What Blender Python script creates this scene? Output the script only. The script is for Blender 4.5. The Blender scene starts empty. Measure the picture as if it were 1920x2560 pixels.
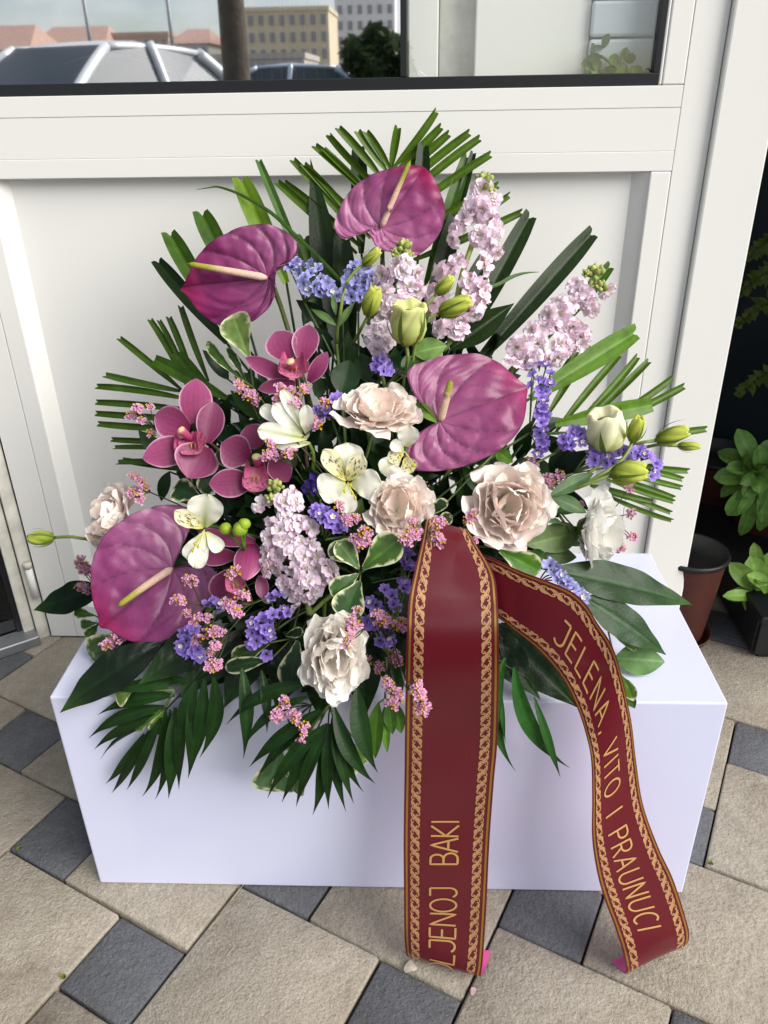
import bpy, bmesh, math, random
import numpy as np
from mathutils import Vector, Matrix, Euler

random.seed(7)
RNG = np.random.default_rng(7)
sc = bpy.context.scene
COL = bpy.context.collection

# ------------------------------------------------------------------ camera
F_PX, PITCH, ROLL, YAW = 1989.72, 0.4872, -0.0175, 0.0568
CAM = np.array([0.0444, -0.7082, 0.95])
def _basis():
    cy, sy = math.cos(YAW), math.sin(YAW)
    f0 = np.array([-sy, cy, 0.]); r0 = np.array([cy, sy, 0.]); z = np.array([0, 0, 1.])
    f = f0*math.cos(PITCH) - z*math.sin(PITCH)
    u = f0*math.sin(PITCH) + z*math.cos(PITCH)
    return r0*math.cos(ROLL) + u*math.sin(ROLL), u*math.cos(ROLL) - r0*math.sin(ROLL), f
CR, CU, CF = _basis()
cam_d = bpy.data.cameras.new('camera'); cam = bpy.data.objects.new('camera', cam_d); COL.objects.link(cam)
cam.matrix_world = Matrix(((CR[0], CU[0], -CF[0], CAM[0]), (CR[1], CU[1], -CF[1], CAM[1]), (CR[2], CU[2], -CF[2], CAM[2]), (0, 0, 0, 1)))
cam_d.sensor_fit = 'VERTICAL'; cam_d.sensor_height = 36.0; cam_d.lens = F_PX/2560*36.0
cam_d.clip_start = 0.02; cam_d.clip_end = 600
sc.camera = cam

# ------------------------------------------------------------------ sky, sun, exposure
SUN_EL, SUN_AZ = 36, 60           # azimuth: degrees to the right of straight-behind-the-camera
world = bpy.data.worlds.new('World'); sc.world = world; world.use_nodes = True
nt = world.node_tree; nt.nodes.clear()
sky = nt.nodes.new('ShaderNodeTexSky'); sky.sky_type = 'NISHITA'; sky.sun_disc = False
sky.sun_elevation = math.radians(SUN_EL); sky.sun_rotation = math.radians(180 - SUN_AZ)
sky.dust_density = 1.0; sky.ozone_density = 1.0
bg = nt.nodes.new('ShaderNodeBackground'); bg.inputs[1].default_value = 0.064
wo = nt.nodes.new('ShaderNodeOutputWorld')
# broken cloud all over the sky
_tc = nt.nodes.new('ShaderNodeTexCoord'); _mp = nt.nodes.new('ShaderNodeMapping'); _mp.inputs['Scale'].default_value = (1, 1, 2.2); nt.links.new(_tc.outputs['Generated'], _mp.inputs['Vector'])
_cn = nt.nodes.new('ShaderNodeTexNoise'); _cn.inputs['Scale'].default_value = 3.2; _cn.inputs['Detail'].default_value = 7; _cn.inputs['Roughness'].default_value = .6; nt.links.new(_mp.outputs[0], _cn.inputs['Vector'])
_cr = nt.nodes.new('ShaderNodeMapRange'); _cr.inputs[1].default_value = .36; _cr.inputs[2].default_value = .60; nt.links.new(_cn.outputs[0], _cr.inputs[0])
_cm = nt.nodes.new('ShaderNodeMix'); _cm.data_type = 'RGBA'; _cm.inputs[7].default_value = (7.4, 7.4, 7.5, 1); nt.links.new(_cr.outputs[0], _cm.inputs[0]); nt.links.new(sky.outputs[0], _cm.inputs[6])
nt.links.new(_cm.outputs[2], bg.inputs[0]); nt.links.new(bg.outputs[0], wo.inputs[0])
sun_d = bpy.data.lights.new('sun', 'SUN'); sun = bpy.data.objects.new('sun', sun_d); COL.objects.link(sun)
sun_d.energy = 2.7; sun_d.angle = math.radians(46); sun_d.color = (1.0, 0.95, 0.89)
_el, _az = math.radians(SUN_EL), math.radians(SUN_AZ)
_sd = Vector((math.sin(_az)*math.cos(_el), -math.cos(_az)*math.cos(_el), math.sin(_el)))
sun.rotation_euler = _sd.to_track_quat('Z', 'Y').to_euler()
sun.location = _sd*20
sc.view_settings.view_transform = 'Standard'; sc.view_settings.look = 'None'
sc.view_settings.exposure = 0.92; sc.view_settings.gamma = 1.0; sc.view_settings.use_curve_mapping = False
sc.render.engine = 'CYCLES'
sc.cycles.use_denoising = True
sc.cycles.max_bounces = 6; sc.cycles.diffuse_bounces = 3; sc.cycles.glossy_bounces = 3; sc.cycles.transparent_max_bounces = 12

# ------------------------------------------------------------------ where a sight line meets a plane
def ray(x, y): return CF + CR*(x-960)/F_PX - CU*(y-1280)/F_PX
def at_y(x, y, Y):
    d = ray(x, y); return CAM + d*((Y-CAM[1])/d[1])
def at_z(x, y, Z=0.0):
    d = ray(x, y); return CAM + d*((Z-CAM[2])/d[2])
BOX_W, BOX_H, BOX_D, BOX_A = 0.784, 0.3287, 0.3326, 0.0173
DOOR_Y = 0.538
def dome(px, py):
    return float(np.interp(py, [250, 530, 750, 1000, 1250, 1500, 1750, 2000], [.40, .34, .27, .17, .08, .02, -.035, -.06])) + .10*((px-900)/750)**2
def W(px, py, off=0.0, abs_y=None):
    """A point of the bouquet seen at that spot: the bouquet's domed surface, off metres behind it."""
    Y = dome(px, py)+off if abs_y is None else abs_y
    Y = min(Y, .50)
    P = at_y(px, py, Y)
    if abs_y is None and P[2] < BOX_H+.012 and P[1] > -.012 and abs(P[0]) < .40:
        Q = at_z(px, py, BOX_H+.012)
        P = Q if Q[1] > 0 else at_y(px, py, -.014)
    return P
FOAM = np.array([-.02, .17, .40])
def unit(v): return v/(np.linalg.norm(v)+1e-12)
def tocam(P): return unit(CAM-P)
CROPS = {3: (380, 260, 2.676), 4: (780, 260, 2.676), 5: (1200, 500, 2.676), 6: (200, 760, 2.676), 7: (740, 860, 2.676), 8: (1150, 900, 2.676),
         9: (50, 1180, 2.676), 10: (550, 1200, 2.676), 11: (100, 1600, 1.843), 12: (960, 1260, 3.072), 13: (960, 1800, 2.023), 14: (1400, 1340, 2.91), 16: (1560, 1300, 4.425)}
def K(c, p):
    o = CROPS[c]; return (o[0]+p[0]/o[2], o[1]+p[1]/o[2])

# ------------------------------------------------------------------ materials
def lin(r, g, b, k=1.0):
    o = []
    for c in (r, g, b):
        c /= 255.; o.append((c/12.92 if c <= .04045 else ((c+.055)/1.055)**2.4)*k)
    return np.array(o)
def new_mat(name):
    m = bpy.data.materials.new(name); m.use_nodes = True
    n = m.node_tree; b = n.nodes['Principled BSDF']; out = n.nodes['Material Output']
    return m, n, b, out
def nd(n, t, **kw):
    x = n.nodes.new(t)
    for k, v in kw.items(): setattr(x, k, v)
    return x
def mixc(n, blend, fac, a, b):
    x = n.nodes.new('ShaderNodeMix'); x.data_type = 'RGBA'; x.blend_type = blend
    for i, v in ((0, fac), (6, a), (7, b)):
        if hasattr(v, 'links') or hasattr(v, 'is_linked'): n.links.new(v, x.inputs[i])
        elif isinstance(v, (int, float)): x.inputs[i].default_value = v
        else: x.inputs[i].default_value = (*v[:3], 1)
    return x.outputs[2]
def ramp(n, src, stops):
    r = n.nodes.new('ShaderNodeValToRGB'); e = r.color_ramp.elements
    while len(e) < len(stops): e.new(.5)
    for q, (p, c) in zip(e, stops): q.position = p; q.color = (*c[:3], 1) if not isinstance(c, float) else (c, c, c, 1)
    n.links.new(src, r.inputs[0]); return r.outputs[0]
def noise(n, scale, detail=4, rough=.55, coord=None):
    x = n.nodes.new('ShaderNodeTexNoise'); x.inputs['Scale'].default_value = scale; x.inputs['Detail'].default_value = detail; x.inputs['Roughness'].default_value = rough
    if coord is not None: n.links.new(coord, x.inputs['Vector'])
    return x.outputs[0]
def bump(n, b, src, strength, dist):
    x = n.nodes.new('ShaderNodeBump'); x.inputs['Strength'].default_value = strength; x.inputs['Distance'].default_value = dist
    n.links.new(src, x.inputs['Height']); n.links.new(x.outputs[0], b.inputs['Normal'])
def tissue(name, rough=.5, trans=.25, var=.25, vscale=90, spec=.4, bumps=.0, bscale=400, coat=0.0):
    """petal or leaf tissue: own colour from the 'Col' attribute, fine mottling, light passing through"""
    m, n, b, out = new_mat(name)
    a = nd(n, 'ShaderNodeAttribute', attribute_name='Col')
    geo = nd(n, 'ShaderNodeNewGeometry')
    nz = noise(n, vscale, 3, .6, geo.outputs['Position'])
    f = ramp(n, nz, [(.3, (1-var,)*3), (.7, (1+var*.6,)*3)])
    c = mixc(n, 'MULTIPLY', 1.0, a.outputs['Color'], f)
    n.links.new(c, b.inputs['Base Color']); b.inputs['Roughness'].default_value = rough; b.inputs['Specular IOR Level'].default_value = spec
    b.inputs['Coat Weight'].default_value = coat; b.inputs['Coat Roughness'].default_value = .25
    if bumps:
        bump(n, b, noise(n, bscale, 3, .6, geo.outputs['Position']), bumps, .002)
    if trans:
        t = nd(n, 'ShaderNodeBsdfTranslucent'); n.links.new(c, t.inputs['Color'])
        mx = nd(n, 'ShaderNodeMixShader'); mx.inputs[0].default_value = trans
        n.links.new(b.outputs[0], mx.inputs[1]); n.links.new(t.outputs[0], mx.inputs[2]); n.links.new(mx.outputs[0], out.inputs[0])
    return m
def plain(name, col, rough=.5, metal=0.0, spec=.5, var=.0, vscale=20, bumps=0, bscale=200, bdist=.001, coat=0):
    m, n, b, out = new_mat(name)
    b.inputs['Roughness'].default_value = rough; b.inputs['Metallic'].default_value = metal; b.inputs['Specular IOR Level'].default_value = spec
    b.inputs['Coat Weight'].default_value = coat
    geo = nd(n, 'ShaderNodeNewGeometry')
    if var:
        nz = noise(n, vscale, 5, .6, geo.outputs['Position'])
        c = ramp(n, nz, [(.25, np.array(col)*(1-var)), (.75, np.minimum(np.array(col)*(1+var), 1))])
        n.links.new(c, b.inputs['Base Color'])
    else: b.inputs['Base Color'].default_value = (*col[:3], 1)
    if bumps: bump(n, b, noise(n, bscale, 4, .6, geo.outputs['Position']), bumps, bdist)
    return m
M = {}
M['leaf'] = tissue('leaf_tissue', .45, .18, .3, 70, .3, .15, 500)
M['gloss_leaf'] = tissue('glossy_leaf_tissue', .36, .12, .3, 50, .22, .2, 300, .0)
M['petal'] = tissue('petal_tissue', .7, .2, .03, 120, .12)
M['waxy'] = tissue('waxy_spathe', .38, .06, .14, 60, .4, .12, 350, .08)
_pb = M['petal'].node_tree.nodes['Principled BSDF']; _pb.inputs['Subsurface Weight'].default_value = .6; _pb.inputs['Subsurface Radius'].default_value = (1, .72, .62); _pb.inputs['Subsurface Scale'].default_value = .007
M['orchid'] = tissue('orchid_petal', .42, .22, .10, 300, .4)
M['papery'] = tissue('papery_petal', .75, .3, .2, 300, .15)
M['stem'] = tissue('green_stem', .45, .05, .2, 200, .4)
M['spadix'] = tissue('spadix', .6, 0, .2, 900, .3, .9, 1400)

# ------------------------------------------------------------------ mesh helpers
def mesh(name, V, F, mat, col=None, smooth=True):
    me = bpy.data.meshes.new(name); me.from_pydata(np.asarray(V, float).tolist(), [], F)
    if smooth: me.polygons.foreach_set('use_smooth', [True]*len(me.polygons))
    if col is not None:
        c = np.ones((len(V), 4), np.float32); c[:, :3] = col
        a = me.color_attributes.new('Col', 'FLOAT_COLOR', 'POINT'); a.data.foreach_set('color', c.ravel())
    if mat: me.materials.append(M[mat] if isinstance(mat, str) else mat)
    me.update(); return me
def link(name, me, parent=None, loc=None, mw=None):
    o = bpy.data.objects.new(name, me); COL.objects.link(o)
    if parent: o.parent = parent
    if mw is not None: o.matrix_local = mw
    elif loc is not None: o.location = loc
    return o
def tag(o, label=None, cat=None, group=None, kind=None):
    for k, v in (('label', label), ('category', cat), ('group', group), ('kind', kind)):
        if v: o[k] = v
    return o
class Thing:
    """an Empty at the thing's base with parts given in world coordinates"""
    def __init__(s, name, loc, label, cat, group=None, kind=None):
        s.loc = np.array(loc, float); s.o = bpy.data.objects.new(name, None); COL.objects.link(s.o)
        s.o.location = s.loc; s.o.empty_display_size = .01; tag(s.o, label, cat, group, kind)
    def add(s, name, V, F, mat, col=None, parent=None, smooth=True, label=None):
        o = link(name, mesh(name, np.asarray(V)-s.loc, F, mat, col, smooth), parent or s.o)
        if label: o['label'] = label
        return o
    def inst(s, name, me, P, axis, size, spin=0., parent=None):
        q = Vector(axis).to_track_quat('Z', 'Y').to_matrix().to_4x4()
        mw = Matrix.Translation(Vector(np.asarray(P)-s.loc)) @ q @ Matrix.Rotation(spin, 4, 'Z') @ Matrix.Scale(size, 4)
        return link(name, me, parent or s.o, mw=mw)
_gf = {}
def gridfaces(nu, nv, wrap=False):
    k = (nu, nv, wrap)
    if k not in _gf:
        st = nv if wrap else nv+1; f = []
        for i in range(nu):
            for j in range(nv):
                a, b = i*st+j, i*st+(j+1) % st if wrap else i*st+j+1
                f.append((a, b, b+st, a+st))
        _gf[k] = f
    return _gf[k]
PROF = {'ovate': [(0, .12), (.12, .55), (.3, .93), (.45, 1), (.65, .86), (.85, .45), (.95, .18), (1, .02)],
        'obovate': [(0, .14), (.2, .4), (.45, .8), (.68, 1), (.85, .86), (.95, .52), (1, .10)],
        'lance': [(0, .15), (.12, .55), (.3, .95), (.45, 1), (.65, .75), (.85, .32), (.95, .1), (1, .01)],
        'strap': [(0, .35), (.3, .85), (.6, 1), (.85, .96), (1, .82)],
        'blade': [(0, .3), (.3, .8), (.6, 1), (.85, .92), (1, .70)],
        'round': [(0, .2), (.15, .6), (.4, .95), (.6, 1), (.8, .85), (.93, .5), (1, .12)],
        'fan': [(0, .12), (.3, .45), (.6, .85), (.8, 1), (.93, .88), (1, .55)],
        'thin': [(0, .5), (.3, 1), (.7, .8), (1, .05)]}
def smoothinterp(s, kn):
    x = np.array([k[0] for k in kn]); y = np.array([k[1] for k in kn])
    m = np.gradient(y, x); i = np.clip(np.searchsorted(x, s)-1, 0, len(x)-2)
    h = x[i+1]-x[i]; t = (s-x[i])/h
    return np.maximum((2*t**3-3*t**2+1)*y[i]+(t**3-2*t**2+t)*h*m[i]+(-2*t**3+3*t**2)*y[i+1]+(t**3-t**2)*h*m[i+1], .01)
def sheet(base, tip, width, N, prof='ovate', nu=10, nv=6, cup=0., bend=0., curl=0., ruffle=0., rf=6., fold=0., side=0., seed=0., tipruf=0., ripple=0.):
    """a petal or leaf: grid along the line base-tip; N is the way its upper face looks"""
    base = np.asarray(base, float); tip = np.asarray(tip, float); A = tip-base; L = np.linalg.norm(A); a = A/L
    B = unit(np.cross(N, a)); n = np.cross(a, B)
    s = np.linspace(0, 1, nu+1); t = np.linspace(-1, 1, nv+1)
    S, T = np.meshgrid(s, t, indexing='ij'); S = S.ravel(); T = T.ravel()
    w = smoothinterp(S, PROF[prof] if isinstance(prof, str) else prof)*width/2
    edge = np.abs(T)**2
    h = bend*L*4*S*(1-S) + curl*L*S**2 + cup*w*T**2 + fold*w*np.abs(T)
    if ruffle: h = h + ruffle*width*np.sin(S*rf*2*math.pi+seed+T*1.3)*edge*np.sin(np.pi*np.minimum(S*1.1, 1))**.5
    if tipruf: h = h + tipruf*width*np.sin(T*rf*2.2+seed)*S**4
    if ripple: h = h + ripple*L*np.sin(S*9+seed)*np.cos(T*2+seed)
    x = side*L*4*S*(1-S)
    V = base + a*(S*L)[:, None] + B*(T*w+x)[:, None] + n*h[:, None]
    return V, gridfaces(nu, nv), S, T
def tube(pts, r, seg=6, cap=True):
    P = np.asarray(pts, float); n = len(P); r = np.broadcast_to(r, n) if np.ndim(r) == 0 else np.asarray(r)
    tg = np.gradient(P, axis=0); V = []
    up = np.array([.3, .2, 1.])
    for i in range(n):
        d = unit(tg[i]); x = unit(np.cross(up, d) if abs(d@unit(up)) < .98 else np.cross([1, 0, 0], d)); y = np.cross(d, x)
        for k in range(seg):
            a = 2*math.pi*k/seg; V.append(P[i]+(x*math.cos(a)+y*math.sin(a))*r[i])
    F = list(gridfaces(n-1, seg, True))
    if cap: F = F+[tuple(range(seg))[::-1], tuple((n-1)*seg+k for k in range(seg))]
    return np.array(V), F
def bez(a, b, c, n=8):
    t = np.linspace(0, 1, n)[:, None]; return (1-t)**2*np.asarray(a)+2*t*(1-t)*np.asarray(b)+t**2*np.asarray(c)
def merge(parts):
    V = []; F = []; C = []; o = 0
    for v, f, c in parts:
        V.append(v); F += [tuple(i+o for i in q) for q in f]; C.append(np.broadcast_to(c, (len(v), 3))); o += len(v)
    return np.vstack(V), F, np.vstack(C)
def stem_to_foam(T, P, r, col, toward=None, jitter=.03, name='stem', axis=None, length=None):
    """a stem from a flower head down into the foam block"""
    end = FOAM+np.array([random.uniform(-.08, .08), random.uniform(-.05, .05), random.uniform(-.03, .02)])
    mid = (np.asarray(P)+end)/2+np.array([0, 0, jitter])
    if axis is not None: mid = np.asarray(P)-unit(axis)*.06*(1 if length is None else length)
    v, f = tube(bez(P, mid, end), [r*.8]*4+[r]*4, 6)
    return T.add(name, v, f, 'stem', np.broadcast_to(col, (len(v), 3)))
def box_geo(x0, x1, y0, y1, z0, z1):
    V = [(x, y, z) for x in (x0, x1) for y in (y0, y1) for z in (z0, z1)]
    return np.array(V), [(0, 1, 3, 2), (4, 6, 7, 5), (0, 4, 5, 1), (2, 3, 7, 6), (0, 2, 6, 4), (1, 5, 7, 3)]
def bevel_box(x0, x1, y0, y1, z0, z1, b=.003, seg=2):
    bm = bmesh.new(); V, F = box_geo(x0, x1, y0, y1, z0, z1)
    vs = [bm.verts.new(v) for v in V]
    for f in F: bm.faces.new([vs[i] for i in f])
    bmesh.ops.recalc_face_normals(bm, faces=bm.faces)
    bmesh.ops.bevel(bm, geom=list(bm.edges), offset=b, segments=seg, profile=.5, affect='EDGES')
    bm.verts.index_update()
    V = np.array([v.co[:] for v in bm.verts]); F = [tuple(v.index for v in f.verts) for f in bm.faces]; bm.free(); return V, F
def lathe(prof, seg=24, ridge=0., nr=5, twist=0.):
    """prof: (r, z) pairs about the Z axis"""
    V = []
    for r, z in prof:
        for k in range(seg):
            a = 2*math.pi*k/seg; rr = r*(1+ridge*math.cos(nr*a+twist*z)); V.append((rr*math.cos(a), rr*math.sin(a), z))
    return np.array(V), list(gridfaces(len(prof)-1, seg, True))
def ori(axis):
    return np.array(Vector(axis).to_track_quat('Z', 'Y').to_matrix())

# ================================================================== THE SETTING
def concrete(name, c, dark=.55):
    m, n, b, out = new_mat(name)
    tc = nd(n, 'ShaderNodeTexCoord'); oi = nd(n, 'ShaderNodeObjectInfo'); geo = nd(n, 'ShaderNodeNewGeometry')
    pos = geo.outputs['Position']
    fine = noise(n, 330, 5, .75, pos); mid = noise(n, 60, 5, .6, pos); big = noise(n, 7, 4, .6, pos)
    c1 = ramp(n, fine, [(.30, c*.66), (.5, c), (.70, np.minimum(c*1.22, 1))])
    c2 = mixc(n, 'MULTIPLY', .8, c1, ramp(n, mid, [(.3, (.80, .79, .77)), (.7, (1.08, 1.08, 1.08))]))
    c3 = mixc(n, 'MULTIPLY', .9, c2, ramp(n, big, [(.3, (.74, .72, .70)), (.55, (1, 1, 1)), (.8, (1.1, 1.08, 1.05))]))
    rv = ramp(n, oi.outputs['Random'], [(0, (.86, .85, .84)), (1, (1.12, 1.11, 1.08))])
    c4 = mixc(n, 'MULTIPLY', 1.0, c3, rv)
    vor = nd(n, 'ShaderNodeTexVoronoi'); vor.inputs['Scale'].default_value = 260; n.links.new(pos, vor.inputs['Vector'])
    pits = ramp(n, vor.outputs['Distance'], [(.05, (.4, .37, .33)), (.22, (1, 1, 1))])
    sel = ramp(n, noise(n, 170, 2, .5, pos), [(.52, (0, 0, 0)), (.60, (1, 1, 1))])
    c5 = mixc(n, 'MULTIPLY', sel, c4, pits)
    c5 = mixc(n, 'MULTIPLY', .75, c5, ramp(n, noise(n, 3.1, 3, .55, pos), [(.30, (.42, .36, .30)), (.40, (1, 1, 1))]))
    n.links.new(c5, b.inputs['Base Color']); b.inputs['Roughness'].default_value = .9; b.inputs['Specular IOR Level'].default_value = .2
    h = nd(n, 'ShaderNodeMath', operation='ADD'); n.links.new(fine, h.inputs[0])
    h2 = nd(n, 'ShaderNodeMath', operation='MULTIPLY'); n.links.new(noise(n, 150, 3, .6, pos), h2.inputs[0]); h2.inputs[1].default_value = 1.4
    n.links.new(h2.outputs[0], h.inputs[1])
    bump(n, b, h.outputs[0], .8, .0036)
    return m
M['paver_beige'] = concrete('beige_concrete', lin(170, 163, 151))
M['paver_grey'] = concrete('charcoal_concrete', lin(108, 111, 117))
M['sand'] = plain('joint_sand', lin(62, 52, 42), .95, var=.5, vscale=150, bumps=.8, bscale=400)
M['asphalt'] = plain('asphalt', (.05, .05, .052), .9, var=.3, vscale=5)
M['door_white'] = plain('door_paint', lin(236, 236, 231), .42, var=.02, vscale=2, spec=.45)
M['post_white'] = plain('post_paint', lin(236, 236, 231), .45, var=.02, vscale=2, spec=.4)
M['rubber'] = plain('black_rubber', (.012, .013, .015), .35)
M['jamb_dirty'] = plain('weathered_paint', lin(214, 212, 200), .5, var=.25, vscale=25)
M['metal'] = plain('sill_aluminium', lin(150, 152, 155), .45, .6, var=.15, vscale=30)
M['dark_wall'] = plain('teal_wall', lin(30, 42, 48), .7, var=.35, vscale=6)
M['room'] = plain('room_paint', lin(120, 118, 112), .8)
def glass(name, refl, tint=(1, 1, 1), rough=0.0):
    m, n, b, out = new_mat(name)
    g = nd(n, 'ShaderNodeBsdfGlossy'); g.inputs['Roughness'].default_value = rough; g.inputs['Color'].default_value = (.95, .97, 1, 1)
    t = nd(n, 'ShaderNodeBsdfTransparent'); t.inputs['Color'].default_value = (*tint, 1)
    mx = nd(n, 'ShaderNodeMixShader'); mx.inputs[0].default_value = refl
    n.links.new(t.outputs[0], mx.inputs[1]); n.links.new(g.outputs[0], mx.inputs[2]); n.links.new(mx.outputs[0], out.inputs[0])
    return m
M['glass'] = glass('coated_window_glass', .86, (.9, .93, .92), .02)
M['clear_glass'] = glass('clear_window_glass', .16, (.96, .98, .97))
M['dark_glass'] = glass('tinted_glass', .06, (.05, .07, .1))

def struct(name, V, F, mat, parent=None, smooth=False):
    o = link(name, mesh(name, V, F, mat, None, smooth), parent)
    if not parent: o['kind'] = 'structure'
    return o
# ground sheet and pavement of interlocking large beige and small charcoal squares
V, F = np.array([(-300, -300, -.02), (300, -300, -.02), (300, 300, -.02), (-300, 300, -.02)]), [(0, 1, 2, 3)]
struct('ground', V, F, 'asphalt')
pave = bpy.data.objects.new('pavement', mesh('pavement', [(-3.2, -2.2, -.012), (3.2, -2.2, -.012), (3.2, 1.5, -.012), (-3.2, 1.5, -.012)], [(0, 1, 2, 3)], 'sand')); COL.objects.link(pave); pave['kind'] = 'structure'
PU, PV = .1098, .1078
def slab(w, h, seed):
    V, F = bevel_box(.0016, w-.0016, .0016, h-.0016, -.04, .0, .0032, 2)
    r = np.random.default_rng(seed); V = V.copy()
    top = V[:, 2] > -.02
    V[top, :2] += r.normal(0, .0006, (top.sum(), 2))
    return V, F
SL_B = [mesh('paver', *slab(2*PU, 2*PV, k), 'paver_beige') for k in range(4)]
SL_G = [mesh('paver', *slab(PU, PV, 10+k), 'paver_grey') for k in range(4)]
_th = math.radians(-25.7); E1 = np.array([math.cos(_th), math.sin(_th)]); E2 = np.array([-E1[1], E1[0]]); PO = np.array([-.347, -.051])
for i in range(-14, 15):
    for j in range(-14, 15):
        u, v = i+2*j, -1+2*i-j
        for (uu, vv, lst, sz) in ((u, v, SL_G, 1), (u+1, v, SL_B, 2)):
            c = PO+E1*(uu+sz/2)*PU+E2*(vv+sz/2)*PV
            if -1.35 < c[0] < 1.45 and -.62 < c[1] < 1.28:
                p = PO+E1*uu*PU+E2*vv*PV
                o = link('paver', random.choice(lst), pave)
                o.location = (p[0], p[1], random.uniform(-.0012, .0012)); o.rotation_euler = (random.uniform(-.004, .004), random.uniform(-.004, .004), _th+random.uniform(-.006, .006))

# ---- the white door with its glazed upper half
D = DOOR_Y
door = Thing('entrance_door', (0, D, 0), 'white glazed door with a recessed lower panel behind the flowers', 'door')
def dbox(name, x0, x1, y0, y1, z0, z1, mat='door_white', b=.0008, parent=None, T=None):
    V, F = bevel_box(x0, x1, y0, y1, z0, z1, b, 2); return (T or door).add(name, V, F, mat, None, parent, False)
TOPZ = 2.05
dbox('stile', -.691, -.6395, D, D+.05, .004, TOPZ)
dbox('stile', .3925, .438, D, D+.05, .004, TOPZ)
dbox('rail', -.6392, .3922, D+.0004, D+.05, .8683, .92275, b=.0006)
dbox('rail', -.6389, .3919, D, D+.05, .004, .075)
dbox('rail', -.6389, .3919, D, D+.05, 1.95, TOPZ)
dbox('glazing_bead', -.6389, .3919, D-.0002, D+.03, .9230, .9500, b=.0008)
dbox('glazing_bead', -.6389, .3919, D-.0002, D+.03, .8421, .86805, b=.0008)
dbox('glazing_bead', -.6389, -.606, D-.0005, D+.03, .0755, .8417, b=.002)
dbox('glazing_bead', .3625, .3919, D-.0005, D+.03, .0755, .8417, b=.002)
dbox('glazing_bead', .3625, .3919, D-.0005, D+.03, .9505, 1.949, b=.002)
# recessed panel with a sloping moulded margin
px0, px1, pz0, pz1 = -.606, .3625, .0755, .8417
m_ = .022; dp = .020
V = np.array([(px0, D+.003, pz0), (px1, D+.003, pz0), (px1, D+.003, pz1), (px0, D+.003, pz1), (px0+m_, D+dp, pz0+m_), (px1-m_, D+dp, pz0+m_), (px1-m_, D+dp, pz1-.003), (px0+m_, D+dp, pz1-.003)])
door.add('moulding', V, [(0, 1, 5, 4), (1, 2, 6, 5), (2, 3, 7, 6), (3, 0, 4, 7)], 'door_white', None, None, False)
door.add('panel', *box_geo(px0+m_-.001, px1-m_+.001, D+dp-.0005, D+.05, pz0+m_-.001, pz1-.001), 'door_white', None, None, False)
gx = at_y(1660, 100, D)[0]
dbox('gasket', -.6385, gx, D+.002, D+.03, .9502, .9655, 'rubber', .001)
dbox('gasket', gx-.008, gx, D+.002, D+.03, .9657, 1.949, 'rubber', .001)
dbox('gasket', .0068, .0158, D+.001, D+.03, .9657, 1.949, 'rubber', .001)
dbox('glazing_bead', gx+.0003, .3622, D+.0006, D+.03, .9505, 1.949, b=.002)
door.add('pane', [(-.6385, D+.012, .964), (.007, D+.012, .964), (.007, D+.012, 1.95), (-.6385, D+.012, 1.95)], [(0, 1, 2, 3)], 'glass', None, None, False)
door.add('pane', [(.0155, D+.012, .964), (gx-.007, D+.012, .964), (gx-.007, D+.012, 1.95), (.0155, D+.012, 1.95)], [(0, 1, 2, 3)], 'clear_glass', None, None, False)
# hinge on the leaf's outer edge
hv, hf = tube([(-.699, D-.006, .10), (-.699, D-.006, .165)], .0065, 12)
hg = door.add('hinge', hv, hf, 'door_white')
hv, hf = tube([(-.699, D-.006, .166), (-.699, D-.006, .177)], .0075, 12); door.add('hinge_cap', hv, hf, 'jamb_dirty', None, hg)

# ---- door post on the right, proud of the leaf
post = Thing('door_post', (.48, D, 0), 'wide smooth white post of the door frame, with dark corner and pots beyond it', 'post')
V, F = bevel_box(.4392, .516, D-.012, D+.12, .001, 2.3, .003, 2); post.add('shaft', V, F, 'post_white', None, None, False)

# ---- weathered jamb and angled dark glazed wing on the left, lengthened out of view to block sky
wing = Thing('glazed_side_wing', (-.72, .53, 0), 'dark glazed wing with weathered white jamb and metal sill, angled off the door', 'side wing')
wd = np.array([-.80, -.60]); wn = np.array([.60, -.80]); w0 = np.array([-.7035, .553])
def wbox(name, t0, t1, n0, n1, z0, z1, mat, b=.001):
    V, F = bevel_box(t0, t1, n0, n1, z0, z1, b, 1)
    P = np.zeros_like(V); P[:, :2] = w0+V[:, :1]*wd+V[:, 1:2]*wn; P[:, 2] = V[:, 2]
    return wing.add(name, P, [f[::-1] for f in F], mat, None, None, False)
wbox('jamb', .0, .022, -.03, .012, .0, 2.2, 'jamb_dirty')
wbox('jamb', .024, .044, -.03, .004, .0, 2.2, 'jamb_dirty')
wbox('seal', .0445, .055, -.028, -.004, .0, 2.2, 'rubber')
wbox('sill', .0225, 1.95, -.01, .035, .001, .022, 'metal', .002)
P = [(*(w0+t*wd-.012*wn), z) for t, z in ((.055, .02), (1.95, .02), (1.95, 2.2), (.055, 2.2))]
wing.add('pane', P, [(0, 1, 2, 3)], 'dark_glass', None, None, False)
wbox('jamb', 1.951, 2.0, -.03, .012, .0, 2.2, 'jamb_dirty')

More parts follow.
